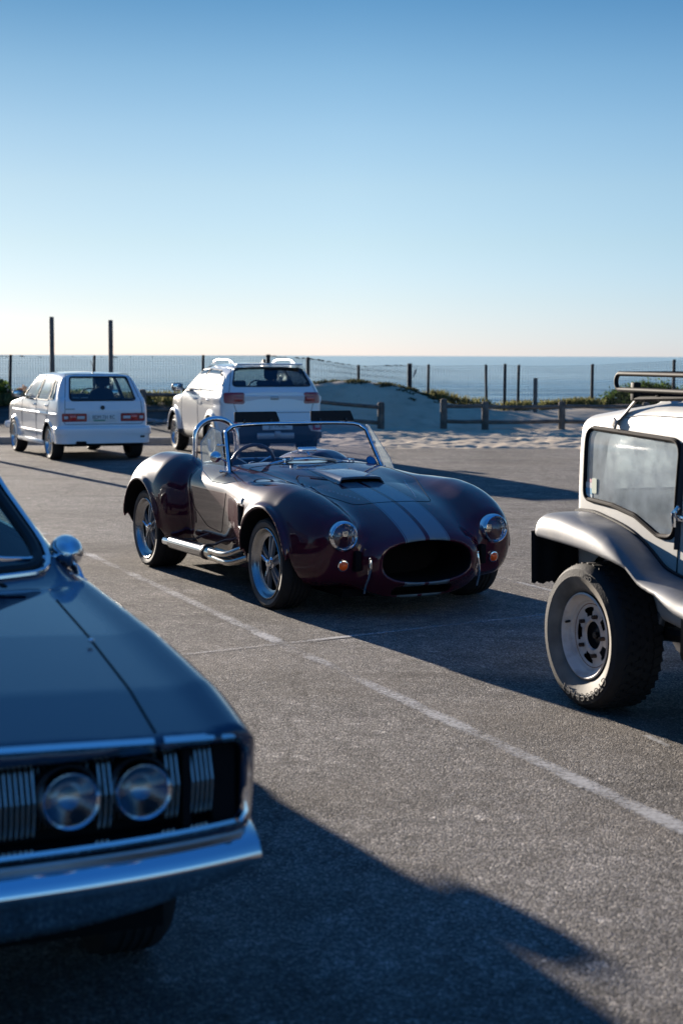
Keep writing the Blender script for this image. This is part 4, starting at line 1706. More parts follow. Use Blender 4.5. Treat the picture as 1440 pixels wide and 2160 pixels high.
    # sun visors standing on the top rail
    for yc in (-.315, .31):
        z0 = 1.172
        v = MB()
        out = rpoly([(yc - .185, z0 + .012), (yc + .185, z0 + .012), (yc + .162, z0 + .092), (yc - .178, z0 + .092)], .012, 3)
        v.prism(out, -.002, .002, 'yz')
        v.xf(Matrix.Translation((-1.29, 0, 0)) @ Matrix.Translation((0, 0, z0)) @ Matrix.Rotation(-.30, 4, 'Y') @ Matrix.Translation((0, 0, -z0)))
        vo = v.build('sun_visor', mat('smoked_visor', (.024, .022, .021), .7, spec=.15), root)
        k = MB()
        for dy in (-.11, .11): k.box((-1.286, yc + dy, z0 + .018), (.016, .018, .03), bev=.004)
        k.build('visor_clamp', M_BLACK, vo)
    # plastic wind wings and door mirrors
    for sg in (1, -1):
        pb, pt = ws(sg * .640, 0), ws(sg * .580, 1)
        an = 1.0 if sg > 0 else .50
        dv = Vector((-math.cos(an), sg * math.sin(an), 0))
        o = [(1.0, .015), (1.0, .05), (.36, .165), (.12, .160), (.0, .02)] if sg > 0 else [(.93, .02), (.99, .11), (.70, .225), (.22, .235), (-.06, .12), (-.04, .02)]
        o = rpoly([(u * .40, w_) for u, w_ in o], .025, 3)
        P3 = [pb + (pt - pb) * (u / .40) + dv * (w_ + .018) for u, w_ in o]
        nrm = (pt - pb).cross(dv).normalized() * .0025
        n_ = len(P3)
        wg = MB().add([p + nrm for p in P3] + [p - nrm for p in P3], [tuple(range(n_)), tuple(range(n_, 2 * n_))[::-1]] + [(i, (i + 1) % n_, (i + 1) % n_ + n_, i + n_) for i in range(n_)])
        wo = wg.build('wind_wing', glass('wing_plastic', (.86, .90, .90), haze=.22), root)
        MB().tube(P3, .0032, 5, True).build('wing_edge', mat('clear_plastic_edge', (.55, .60, .62), .3), wo)
        cl = MB()
        for z in (.87, 1.03):
            u = (z - .80) / .35
            a = ws(sg * hwid(u), u)
            cl.tube([a, a + Vector((-.03, sg * .035, 0)), a + Vector((-.05, sg * .05, 0))], .007, 6)
            cl.ball(a + Vector((-.045, sg * .048, 0)), .013, 8, 6)
        cl.build('wing_clamp', M_CHROME, wo)
    mir = MB().lathe([(.0, .038), (.018, .034), (.034, .020), (.041, 0), (.043, -.012), (.040, -.016)], 'x', 24)
    mir.xf(Matrix.Translation((-1.075, -.735, .945)))
    a = ws(-.62, .36)
    mir.tube([(-1.07, -.73, .945), a], .007, 8)
    mo = mir.build('door_mirror', M_CHROME, root)
    MB().lathe([(.0, -.0165), (.0395, -.0165)], 'x', 24, (-1.075, -.735, .945)).build('mirror_glass', mat('mirror_glass', (.6, .62, .64), .03, 1.0), mo)

    # cockpit
    sw = MB().lathe([(.178 + .014 * math.cos(t), .014 * math.sin(t)) for t in np.linspace(0, 2 * math.pi, 10)[:-1]], 'x', 40, closed=True)
    sw.xf(Matrix.Translation((-1.36, -.33, .845)) @ Matrix.Rotation(.32, 4, 'Y'))
    so = sw.build('steering_wheel', mat('wheel_rim', (.03, .014, .01), .35, coat=.5), root)
    sp = MB()
    for k in range(3):
        t = 2 * math.pi * k / 3 + math.pi / 6
        sp.tube([(0, .03 * math.cos(t), .03 * math.sin(t)), (0, .17 * math.cos(t), .17 * math.sin(t))], .011, 6, flat=.3)
    sp.lathe([(0, -.012), (.04, -.01), (.045, .01)], 'x', 20)
    sp.xf(Matrix.Translation((-1.36, -.33, .845)) @ Matrix.Rotation(.32, 4, 'Y'))
    sp.build('wheel_spokes', M_ALU, so)
    MB().tube([(-1.355, -.33, .845), (-1.15, -.33, .80)], .02, 8).build('steering_column', M_BLACK, so)
    for yc in (-.29, .29):
        st = MB()
        sec = []
        for z, x, w, d in ((.36, -1.70, .20, .05), (.55, -1.78, .21, .06), (.72, -1.86, .20, .055), (.83, -1.905, .165, .045), (.87, -1.915, .10, .02)):
            sec.append([(x + d * math.cos(t), yc + w * math.copysign(abs(math.sin(t)) ** .6, math.sin(t)), z) for t in np.linspace(0, 2 * math.pi, 17)])
        st.grid(sec)
        st.box((-1.52, yc, .38), (.44, .40, .10), bev=.04)
        st.build('seat', mat('black_leather', (.018, .016, .016), .4, bump=.15, bscale=150), root)
    MB().tube([(-1.23, y, .845 + .03 * (1 - (y / .5) ** 2)) for y in np.linspace(-.5, .5, 13)], .028, 8).build('dash_roll', M_SEAT, root)
    # roll hoop
    hp = [Vector((-1.93, -.565, .84)), Vector((-1.93, -.565, 1.0))]
    for t in np.linspace(math.pi, 0, 15): hp.append(Vector((-1.93, -.39 + .172 * math.cos(t), 1.045 + .142 * math.sin(t))))
    hp += [Vector((-1.93, -.215, .98)), Vector((-1.93, -.215, .82))]
    hoop = MB().tube(hp, .0215, 14, caps=True)
    for y in (-.565, -.215): hoop.lathe([(.034, .845), (.034, .862), (.022, .868)], 'z', 18, (-1.93, y, 0))
    ho = hoop.build('roll_hoop', M_CHROME, root, ang=60)
    # fuel filler
    zf = float(top(-2.72)) - .03
    fc = MB().lathe([(.0, zf + .05), (.026, zf + .048), (.036, zf + .036), (.038, zf + .01), (.04, zf - .06)], 'z', 20, (-2.72, -.30, 0))
    fc.box((-2.72, -.30, zf + .052), (.085, .012, .012), bev=.004)
    fc.build('filler_cap', M_CHROME, root)
    # badge on the flank
    for sg in (-1, 1):
        p = S.trace(np.array([[-.415, .690]]), 'xz', sg, sg * .8, 9, False)[0]
        g_, _ = S.grad(p[None], .003)
        nn = Vector(g_[0]).normalized()
        ax = (Vector((1, 0, 0)) - nn * nn.x).normalized() * (1 if sg < 0 else -1)
        up = nn.cross(ax)
        if up.z < 0: up = -up
        MM = Matrix(((ax.x, up.x, nn.x, p[0]), (ax.y, up.y, nn.y, p[1]), (ax.z, up.z, nn.z, p[2]), (0, 0, 0, 1)))
        bo = MB().box((0, 0, .001), (.060, .040, .008)).xf(MM).build('flag_badge', mat('badge_white', (.75, .75, .75), .3), root)
        MB().lathe([(0, .0062), (.0125, .0062), (.0125, .004)], 'z', 14, (.014, -.001, 0)).xf(MM).build('blue_flag', mat('badge_blue', (.02, .05, .28), .3), bo)
        MB().box((-.016, -.010, .0052), (.022, .012, .002)).xf(MM).build('red_flag', mat('badge_red', (.5, .04, .03), .3), bo)
        MB().box((-.016, .008, .0052), (.020, .008, .002)).xf(MM).build('black_flag', M_INK, bo)
        MB().box((-.378, sg * .735, .582), (.125, .006, .125)).build('vent_mesh', mat('vent_mesh', (.05, .05, .05), .5, .7, bump=.6, bscale=260), root)

    # side pipes
    perf = mat('perforated_steel', (.62, .61, .60), .2, 1.0)
    nt = perf.node_tree
    tc = nt.nodes.new('ShaderNodeTexCoord')
    def mnode(op, a_, b_=0.0):
        q = nt.nodes.new('ShaderNodeMath')
        q.operation = op
        for i, v in enumerate((a_, b_)):
            if hasattr(v, 'is_output'): nt.links.new(v, q.inputs[i])
            else: q.inputs[i].default_value = v
        return q.outputs[0]
    sp_ = nt.nodes.new('ShaderNodeSeparateXYZ')
    nt.links.new(tc.outputs['Object'], sp_.inputs[0])
    an_ = mnode('ARCTAN2', mnode('SUBTRACT', sp_.outputs['Z'], .265), mnode('SUBTRACT', mnode('ABSOLUTE', sp_.outputs['Y']), .835))
    cb = nt.nodes.new('ShaderNodeCombineXYZ')
    nt.links.new(mnode('MULTIPLY', sp_.outputs['X'], 62.0), cb.inputs[0])
    nt.links.new(mnode('MULTIPLY', an_, 22 / 6.2832), cb.inputs[1])
    br = nt.nodes.new('ShaderNodeTexVoronoi')
    br.voronoi_dimensions = '2D'
    br.inputs['Randomness'].default_value = 0
    br.inputs['Scale'].default_value = 1.0
    nt.links.new(cb.outputs[0], br.inputs['Vector'])
    rp = nt.nodes.new('ShaderNodeValToRGB')
    rp.color_ramp.elements[0].position = .30
    rp.color_ramp.elements[1].position = .36
    rp.color_ramp.elements[0].color = (.01, .01, .01, 1)
    rp.color_ramp.elements[1].color = (.62, .61, .60, 1)
    nt.links.new(br.outputs['Distance'], rp.inputs[0])
    nt.links.new(rp.outputs[0], nt.nodes['Principled BSDF'].inputs['Base Color'])
    PIPE = mat('exhaust_steel', (.60, .55, .48), .16, 1.0, var=.15, vscale=10)
    for sg in (1, -1):
        y = sg * .835
        e = empty('side_exhaust')
        e.parent = root
        a, b_ = Vector((-1.70, y, .262)), Vector((-1.02, y, .268))
        MB().tube([a, b_], .050, 28).build('perforated_sleeve', perf, e, ang=60)
        MB().tube([Vector((-1.86, y, .258)), Vector((-1.66, y, .262))], .034, 20, caps=False).build('tail_pipe', M_CHROME, e)
        MB().lathe([(.0, -1.80), (.033, -1.80)], 'x', 20, (0, y, .26)).build('pipe_bore', M_MATTE, e)
        MB().lathe([(.050, -1.03), (.057, -1.03), (.057, -.995), (.045, -.995)], 'x', 28, (0, y, .268)).build('collector_clamp', mat('clamp_steel', (.12, .11, .11), .4, .9), e)
        MB().tube([Vector((-1.01, y, .268)), Vector((-.86, y, .268))], [.045, .040], 24).build('collector', PIPE, e)
        for k, (dy, dz) in enumerate(((.024, .022), (-.024, .022), (.024, -.022), (-.024, -.022))):
            p0 = Vector((-.89, y + sg * dy, .268 + dz))
            sp = .0 if k < 2 else .035
            pts = [p0, p0 + Vector((.10, 0, 0)), Vector((-.70 + sp, y + sg * dy, .266 + dz * 1.1)), Vector((-.58 + sp, y + sg * (dy * .9 - .012), .275 + dz * 1.3)),
                   Vector((-.47 + sp, y + sg * (dy - .09), .32 + dz * 1.5)), Vector((-.38 + sp, y + sg * (dy - .20), .36 + dz * 1.5)), Vector((-.30 + sp, y - sg * .30, .40 + dz))]
            sm = []
            for i in range(len(pts) - 1):
                for u in np.linspace(0, 1, 6)[:-1]:
                    pm, p1, p2, p3 = pts[max(i - 1, 0)], pts[i], pts[i + 1], pts[min(i + 2, len(pts) - 1)]
                    sm.append(.5 * ((2 * p1) + (p2 - pm) * u + (2 * pm - 5 * p1 + 4 * p2 - p3) * u * u + (3 * p1 - pm - 3 * p2 + p3) * u ** 3))
            MB().tube(sm, .0225, 14).build('header_pipe', PIPE, e, ang=60)
        br_ = MB()
        for x in (-1.55, -1.15): br_.box((x, sg * .77, .30), (.03, .12, .012))
        br_.build('exhaust_bracket', M_STEEL, e)
    # floor pan so no daylight shows beneath
    MB().box((-1.2, 0, .15), (3.4, 1.0, .05)).build('floor_pan', M_MATTE, root)
    return root


roadster = build_roadster()
# ------------------------------------------------------------ shared car parts
def rect2(x, y, cx, cy, hx, hy, r):
    qx, qy = np.abs(x - cx) - hx + r, np.abs(y - cy) - hy + r
    return np.sqrt(np.maximum(qx, 0) ** 2 + np.maximum(qy, 0) ** 2) + np.minimum(np.maximum(qx, qy), 0) - r


def alloy_wheel(root, x, yo, w, sg, rad, rim, n=5, m=None, sw=.03, depth=.045, twin=False):
    wr = empty('wheel')
    wr.parent = root
    wr.location = (x, 0, rad)
    m = m or M_ALU
    tyre(wr, rad, w, rim, yo, sg)
    yf = yo - .004
    rm = MB().lathe([(rim + .004, sg * yf), (rim - .006, sg * (yf + .003)), (rim - .018, sg * (yf - .012)), (rim - .026, sg * (yf - .06)), (rim - .03, sg * (yf - .14))], 'y', 48).build('rim', m, wr, ang=50)
    MB().lathe([(rim - .02, sg * (yf - .11)), (.0, sg * (yf - .11))], 'y', 24).build('brake_disc', mat('brake_dark', (.03, .03, .03), .5, .6), rm)
    sp = MB()
    for k in range(n):
        t = 2 * math.pi * (k + .25) / n
        c, s_ = math.cos(t), math.sin(t)
        for off in ((-1, 1) if twin else (0,)):
            sec = []
            for r0, ww, d_ in ((.02, sw * .9, depth * .7), (rim * .5, sw * .8, depth * .75), (rim - .015, sw * 1.15, depth * .35)):
                o = off * sw * (.6 + r0 / rim * .8)
                sec.append([(r0 * c - (q + o) * s_, sg * (yf - d_ + e), r0 * s_ + (q + o) * c) for q, e in ((-ww, -.03), (-ww * .6, 0), (ww * .6, 0), (ww, -.03))])
            sp.grid(sec)
    sp.lathe([(.0, sg * (yf - depth * .4)), (.03, sg * (yf - depth * .45)), (.045, sg * (yf - depth * .75)), (.05, sg * (yf - depth))], 'y', 20)
    sp.build('spokes', m, rm, ang=35)
    return wr


def front_seat(root, x, y, z, s=1.0, head=True, m=None):
    st = MB()
    sec = []
    for dz, dx, w, d in ((.02, .0, .22, .07), (.25, -.06, .235, .075), (.48, -.13, .23, .06), (.60, -.165, .17, .045), (.63, -.17, .08, .02)):
        sec.append([(x + dx + d * math.cos(t), y + w * math.copysign(abs(math.sin(t)) ** .6, math.sin(t)), z + dz) for t in np.linspace(0, 2 * math.pi, 17)])
    st.grid(sec)
    st.box((x + .27, y, z), (.52, .46, .14), bev=.05)
    o = st.build('front_seat', m or M_SEAT, root)
    if head:
        h = MB().box((x - .20, y, z + .75), (.09, .24, .19), bev=.06)
        h.tube([(x - .19, y - .06, z + .58), (x - .19, y - .06, z + .72)], .008, 6)
        h.tube([(x - .19, y + .06, z + .58), (x - .19, y + .06, z + .72)], .008, 6)
        h.build('headrest', m or M_SEAT, o)
    return o


def steering(root, x, y, z, r=.19):
    sw = MB().lathe([(r + .014 * math.cos(t), .014 * math.sin(t)) for t in np.linspace(0, 2 * math.pi, 9)[:-1]], 'x', 32, closed=True)
    sw.tube([(0, -r, 0), (0, r, 0)], .016, 6)
    sw.tube([(0, 0, 0), (0, 0, -r)], .016, 6)
    sw.ball((0, 0, 0), .05, 12, 8, (.5, 1, 1))
    sw.xf(Matrix.Translation((x, y, z)) @ Matrix.Rotation(.4, 4, 'Y'))
    return sw.build('steering_wheel', M_BLACK, root)


def lamp_faces(S, name, poly, plane, cond, m, root, off, parent=None):
    S.region(name, poly, plane, cond, only=None)


def seal(S, poly, plane, sign, guess, r, m, parent, name='window_seal', off=0.0):
    return MB().tube(S.trace(poly, plane, sign, guess, .04, off=off), r, 6, True).build(name, m, parent)


# ------------------------------------------------------------ white five-door hatchback
def build_hatchback():
    f = np.array([-.42, .907])
    f = f / np.linalg.norm(f)
    root = car_root('hatchback', (-4.005, 25.375), f, 'small white square-cut hatchback with wide red tail lamps parked by the wire fence')
    prof = rpoly([(-.50, .30), (-.575, .45), (-.585, .80), (-.56, .945), (-.255, 1.375), (.10, 1.402), (.85, 1.405), (1.30, 1.375), (1.95, .965), (2.85, .875), (3.08, .83),
                  (3.13, .60), (3.08, .30), (2.9, .22), (0, .22)], [.08, .1, .1, .10, .07, .2, .3, .12, .08, .3, .07, .08, .08, .08, .1], 4)
    W = cur([.1, .3, .55, .75, .92, 1.05, 1.25, 1.40], [.725, .742, .755, .753, .738, .695, .610, .530])
    T = cur([-.7, -.45, 0, 1, 2, 2.7, 3.2], [-.055, -.02, 0, 0, -.015, -.05, -.10])

    def body0(x, y, z):
        a = np.sqrt(y * y + 1e-5)
        zz = z + .035 * (a / .6) ** 2 * (z > 1.0)
        d = smax(polysdf(x, zz, prof), (a - W(z) - T(x)) * .96, .085)
        for xc in (0.0, 2.4):
            q = np.sqrt((np.sqrt((x - xc) ** 2 + (z - .28) ** 2) - .325) ** 2 + (a - .755 - T(x) * .5) ** 2) - .020
            d = smin(d, np.maximum(q, .30 - z), .035)
        # swage line under the door handles
        d = smin(d, np.maximum(np.maximum(np.sqrt((z - .735) ** 2 + (a - .750 - T(x)) ** 2) - .012, -.45 - x), x - 2.6), .02)
        return d

    def cut(x, y, z):
        a = np.abs(y)
        return np.minimum(np.maximum(cyl_y(x, z, (0, .28), .318), .50 - a), np.maximum(cyl_y(x, z, (2.4, .28), .318), .50 - a))

    sdf = lambda x, y, z: smax(body0(x, y, z), -cut(x, y, z), .01)
    S = Surf(sdf, (-.68, -.86, .16), (3.22, .86, 1.46), .02)
    S.setup()
    S.mark_fn('well', lambda x, y, z: -cut(x, y, z) - body0(x, y, z) - .002)
    bk = lambda x, y, z, a, b, n: a < -.35
    fw = lambda x, y, z, a, b, n: (a > .3) & (z > .9)
    rear = rpoly([(-.535, .958), (.535, .958), (.462, 1.322), (-.462, 1.322)], .045)
    scr = rpoly([(-.57, .99), (.57, .99), (.46, 1.345), (-.46, 1.345)], .05)
    S.region('rear_glass', rear, 'yz', bk)
    S.region('screen_glass', scr, 'yz', fw)
    sides = {'front_window': rpoly([(.80, .95), (1.72, .95), (1.30, 1.325), (.80, 1.335)], .03), 'rear_window': rpoly([(.02, .95), (.735, .95), (.735, 1.335), (.12, 1.33)], .03),
             'quarter_window': rpoly([(-.245, .975), (-.03, .965), (.075, 1.31), (-.05, 1.29)], .025)}
    sd = lambda sg: (lambda x, y, z, a, b, n: (b * sg > .5))
    for sg in (1, -1):
        for k, p in sides.items(): S.region(k + str(sg), p, 'xz', sd(sg))
        S.region('fd%d' % sg, rpoly([(.77, .27), (1.70, .27), (1.78, .55), (1.80, .95), (1.36, 1.37), (.77, 1.37)], .04), 'xz', sd(sg), only=['body'])
        S.region('rd%d' % sg, rpoly([(.40, .27), (.77, .27), (.77, 1.37), (.06, 1.37), (-.06, .93), (.13, .60)], [.03, .03, .03, .05, .1, .25]), 'xz', sd(sg), only=['body'])
    hatch = rpoly([(-.64, .585), (.64, .585), (.62, .93), (.515, 1.37), (-.515, 1.37), (-.62, .93)], .04)
    S.region('lampL', rpoly([(.275, .625), (.675, .625), (.675, .755), (.275, .755)], .015), 'yz', bk)
    S.region('lampR', rpoly([(-.675, .625), (-.275, .625), (-.275, .755), (-.675, .755)], .015), 'yz', bk)
    S.region('tail', hatch, 'yz', bk, only=['body'])
    body = S.piece(['body'], 'body', M_WHITE, root)
    S.wells('well', M_MATTE, root, 1.2)
    tg = S.piece(['tail'], 'tailgate', M_WHITE, root)
    rg = S.piece(['rear_glass'], 'rear_window', M_GLASS, tg)
    seal(S, rear, 'yz', -1, -.4, .014, M_SEAL, rg, off=.002)
    sg_ = S.piece(['screen_glass'], 'windscreen', M_GLASS, root)
    seal(S, scr, 'yz', 1, 1.6, .013, M_SEAL, sg_)
    doors = {}
    for sg in (1, -1):
        d1 = S.piece(['fd%d' % sg], 'front_door', M_WHITE, root)
        d2 = S.piece(['rd%d' % sg], 'rear_door', M_WHITE, root)
        for k, d_ in (('front_window', d1), ('rear_window', d2), ('quarter_window', d2)):
            w = S.piece([k + str(sg)], k if k != 'rear_window' else 'rear_door_window', M_SIDE, d_)
            MB().tube(S.trace(sides[k], 'xz', sg, sg * .7, .05), .011, 6, True).build('window_seal', M_SEAL, d_)
        for x, d_ in ((.87, d1), (.10, d2)):
            MB().box((x + .03, sg * .755, .865), (.15, .030, .028), bev=.008).build('door_handle', M_CHROME, d_)
        g = MB()
        g.tube(S.trace([(.77, .27), (.77, .94)], 'xz', sg, sg * .8, .04, False), .004, 5)
        g.tube(S.trace([(1.72, .30), (1.79, .6), (1.80, .94)], 'xz', sg, sg * .8, .04, False), .004, 5)
        g.tube(S.trace([(.33, .33), (.12, .60), (-.04, .93)], 'xz', sg, sg * .8, .04, False), .004, 5)
        g.build('panel_gap', M_GAP, body)
        # rubbing strip, sill
        MB().tube(S.trace([(.36, .435), (2.04, .435)], 'xz', sg, sg * .8, .06, False, off=.004), .016, 6).build('rubbing_strip', M_WHITE, root)
        MB().box((1.2, sg * .74, .265), (1.72, .05, .07), bev=.02).build('side_skirt', M_WHITE, root)
        m = MB().box((1.60, sg * .855, 1.02), (.085, .19, .12), bev=.035)
        m.tube([(1.62, sg * .73, .985), (1.61, sg * .81, 1.0)], .02, 6)
        mo = m.build('door_mirror', M_BLACK, root)
        MB().box((1.557, sg * .855, 1.02), (.004, .16, .095), bev=.002).build('mirror_glass', mat('mirror_glass', (.6, .62, .64), .03, 1.0), mo)
    g = MB().tube(S.trace(hatch, 'yz', -1, -.5, .04), .0045, 5, True).build('panel_gap', M_GAP, body)
    for l, s in (('lampL', 1), ('lampR', -1)):
        t = S.piece([l], 'tail_lamp', M_RED, root, .004)
        for c, w, mm in ((.615, .06, M_LAMPW), (.375, .12, M_LAMPW)):
            MB().box((-.592 + .0, s * c, .69), (.012, w, .045), bev=.004).build('clear_lens', mm, t)
        MB().box((-.590, s * .50, .69), (.010, .10, .085), bev=.004).build('fog_lens', mat('bright_red_lamp', (.60, .015, .012), .2, coat=1.0), t)
    MB().box((-.588, .55, .825), (.004, .16, .018)).build('script_badge', M_STEEL, tg)
    MB().lathe([(0, 0), (.030, 0), (.034, -.004), (.034, .01)], 'x', 20, (-.592, 0.02, .845)).build('round_badge', mat('badge_dark', (.03, .03, .035), .3, .5), tg)
    plate(root, 'BDM 731 EC', .46, .115, Matrix.Translation((-.597, .01, .685)), True)
    # bumper: wraps the tail, with a deep lower skirt
    def bump(x, y, z):
        a = np.abs(y)
        off = np.where(z > .425, .0, -.022)
        d = np.maximum(rect2(x, a, -.05, 0, .655 + off, .785 + off, .16), np.maximum(x + .40 + .0 * z, .28 - z))
        d = smax(d, z - .55, .05)
        d = np.maximum(d, -(rect2(x, a, .1, 0, .62, .69, .1)))
        return smax(d, -cut(x, y, z) + .0, .01)
    B = Surf(bump, (-.76, -.88, .24), (-.36, .88, .62), .017)
    B.setup()
    bp = B.piece(['body'], 'rear_bumper', M_WHITE, root)
    MB().box((-.690, -.60, .385), (.012, .07, .03), bev=.004).build('tow_cover', M_BLACK, bp)
    MB().box((3.12, 0, .44), (.12, 1.48, .14), bev=.05).build('front_bumper', M_WHITE, root)
    ex = MB().tube([(-.66, .40, .285), (-.30, .40, .275)], .032, 12)
    ex.box((-.66, .40, .285), (.10, .17, .075), bev=.02)
    ex.build('exhaust', M_MATTE, root)
    sl = MB().tube([(-.30, .05, .26), (-.05, .0, .25)], .085, 14)
    sl.tube([(.0, -.58, .27), (.0, .58, .27)], .04, 8)
    sl.build('axle_and_silencer', M_MATTE, root)
    MB().box((1.2, 0, .26), (3.6, 1.2, .05)).build('floor_pan', M_MATTE, root)
    for sg in (1, -1):
        alloy_wheel(root, 0, .752, .20, sg, .282, .205, 6, M_ALU, .028)
        alloy_wheel(root, 2.4, .752, .20, sg, .282, .205, 6, M_ALU, .028)
    an = MB().tube([(.02, .0, 1.40), (-.0, .0, 1.47), (.14, -.0, 1.58)], [.012, .006, .004], 6)
    an.build('aerial', M_BLACK, root)
    # cabin
    S.piece(['body', 'fd1', 'fd-1', 'rd1', 'rd-1', 'tail'], 'cabin_lining', M_LINING, root, -.03, lambda x, y, z: z > .5)
    for y in (.36, -.36): front_seat(root, .92, y, .50)
    b = MB().box((.02, 0, .72), (.16, 1.18, .46), Matrix.Rotation(-.2, 3, 'Y'), .06)
    b.box((.28, 0, .5), (.5, 1.2, .14), bev=.05)
    b.build('rear_bench', M_SEAT, root)
    MB().box((-.30, 0, .86), (.42, 1.16, .02)).build('parcel_shelf', M_SEAT, root)
    MB().box((1.72, 0, .86), (.36, 1.36, .18), bev=.06).build('dashboard', M_BLACK, root)
    steering(root, 1.42, -.36, .93)
    return root


# ------------------------------------------------------------ silver-white compact sport utility car
def build_suv():
    f = np.array([-.335, .942])
    f = f / np.linalg.norm(f)
    root = car_root('sport_utility_car', (-1.30, 25.70), f, 'pearl white compact sport utility car with roof rails parked behind the maroon roadster')
    prof = rpoly([(-.55, .28), (-.70, .40), (-.745, .62), (-.715, .80), (-.70, 1.10), (-.655, 1.17), (-.40, 1.50), (.05, 1.545), (.85, 1.555), (1.35, 1.51), (2.10, 1.075),
                  (2.95, 1.00), (3.18, .90), (3.25, .60), (3.15, .32), (2.9, .24), (0, .26)], [.05, .1, .1, .1, .05, .06, .06, .3, .3, .25, .15, .3, .12, .1, .1, .1, .1], 4)
    W = cur([.1, .35, .60, .80, .95, 1.10, 1.25, 1.42, 1.56], [.835, .855, .868, .872, .862, .830, .760, .665, .56])
    T = cur([-.8, -.65, -.3, 0, 1, 2, 2.7, 3.3], [-.12, -.055, -.012, 0, 0, -.01, -.05, -.15])

    def body0(x, y, z):
        a = np.sqrt(y * y + 1e-5)
        zz = z + .045 * (a / .65) ** 2 * np.clip((z - .9) * 4, 0, 1)
        xx = x + .10 * (a / .8) ** 4 * np.where(x < 0, -1, 1) * np.clip(np.abs(x - 1.25) - 1.2, 0, .7) / .7
        d = smax(polysdf(xx, zz, prof), (a - W(z) - T(x)) * .95, .14)
        for xc in (0.0, 2.52):
            q = np.sqrt((np.sqrt((x - xc) ** 2 + (z - .32) ** 2) - .40) ** 2 + (a - .865) ** 2) - .035
            d = smin(d, np.maximum(q, .34 - z), .07)
        # raised shoulder running back over the rear wheel
        d = smin(d, np.maximum(np.sqrt((z - .985) ** 2 + (a - .83 - T(x)) ** 2) - .03, np.maximum(-.5 - x, x - .55)), .09)
        return d

    def cut(x, y, z):
        a = np.abs(y)
        return np.minimum(np.maximum(cyl_y(x, z, (0, .32), .375), .5 - a), np.maximum(cyl_y(x, z, (2.52, .32), .375), .5 - a))

    sdf = lambda x, y, z: smax(body0(x, y, z), -cut(x, y, z), .01)
    S = Surf(sdf, (-.84, -.98, .18), (3.34, .98, 1.62), .021)
    S.setup()
    S.mark_fn('well', lambda x, y, z: -cut(x, y, z) - body0(x, y, z) - .002)
    bk = lambda x, y, z, a, b, n: a < -.3
    fw = lambda x, y, z, a, b, n: (a > .25) & (z > .95)
    rear = rpoly([(-.66, 1.185), (.66, 1.185), (.555, 1.475), (-.555, 1.475)], .05)
    scr = rpoly([(-.68, 1.10), (.68, 1.10), (.55, 1.49), (-.55, 1.49)], .06)
    S.region('rear_glass', rear, 'yz', bk)
    S.region('screen_glass', scr, 'yz', fw)
    sides = {'front_window': rpoly([(.86, 1.075), (1.86, 1.085), (1.32, 1.43), (.88, 1.455)], .04), 'rear_window': rpoly([(.0, 1.085), (.80, 1.075), (.82, 1.455), (.05, 1.43), (-.06, 1.30)], .04),
             'quarter_window': rpoly([(-.40, 1.19), (-.10, 1.16), (-.02, 1.40), (-.22, 1.37)], .04)}
    sd = lambda sg: (lambda x, y, z, a, b, n: (b * sg > .45))
    for sg in (1, -1):
        for k, p in sides.items(): S.region(k + str(sg), p, 'xz', sd(sg))
        S.region('cl%d' % sg, [(-.8, .1), (3.4, .1), (3.4, .40), (-.8, .40)], 'xz', lambda x, y, z, a, b, n, sg=sg: (y * sg > .0), only=['body'])
        S.region('ar%d' % sg, [(.43 * math.cos(t) + 0, .32 + .43 * math.sin(t)) for t in np.linspace(-.3, math.pi + .3, 24)], 'xz', lambda x, y, z, a, b, n, sg=sg: (y * sg > .6), only=['body'])
        S.region('fd%d' % sg, rpoly([(.83, .40), (1.95, .40), (2.0, .75), (1.98, 1.07), (1.40, 1.47), (.85, 1.49)], .05), 'xz', sd(sg), only=['body'])
        S.region('rd%d' % sg, rpoly([(.42, .40), (.83, .40), (.85, 1.49), (.0, 1.47), (-.10, 1.08), (.20, .80)], [.03, .03, .03, .08, .1, .2]), 'xz', sd(sg), only=['body'])
    S.region('lampL', rpoly([(.49, .905), (.80, .915), (.80, 1.085), (.49, 1.09)], .045), 'yz', lambda x, y, z, a, b, n: (x < -.42) & (y > 0))
    S.region('lampR', rpoly([(-.80, .915), (-.49, .905), (-.49, 1.09), (-.80, 1.085)], .045), 'yz', lambda x, y, z, a, b, n: (x < -.42) & (y < 0))
    S.region('valance', rpoly([(-.95, .15), (.95, .15), (.95, .44), (.62, .47), (.52, .63), (-.52, .63), (-.62, .47), (-.95, .44)], .03), 'yz', lambda x, y, z, a, b, n: (x < -.35), only=['body', 'cl1', 'cl-1'])
    hatch = rpoly([(-.62, .77), (.62, .77), (.72, 1.10), (.60, 1.50), (-.60, 1.50), (-.72, 1.10)], .06)
    S.region('tail', hatch, 'yz', bk, only=['body'])
    CLAD = mat('grey_cladding', (.045, .045, .048), .6)
    body = S.piece(['body'], 'body', M_PEARL, root)
    S.piece(['cl1', 'cl-1', 'ar1', 'ar-1'], 'sill_cladding', CLAD, root)
    S.piece(['valance'], 'rear_valance', CLAD, root)
    S.wells('well', M_MATTE, root, 1.2)
    tg = S.piece(['tail'], 'tailgate', M_PEARL, root)
    rg = S.piece(['rear_glass'], 'rear_window', glass('suv_rear_glass', (.42, .48, .50)), tg)
    seal(S, rear, 'yz', -1, -.5, .012, M_SEAL, rg)
    sg_ = S.piece(['screen_glass'], 'windscreen', M_GLASS, root)
    seal(S, scr, 'yz', 1, 1.7, .012, M_SEAL, sg_)
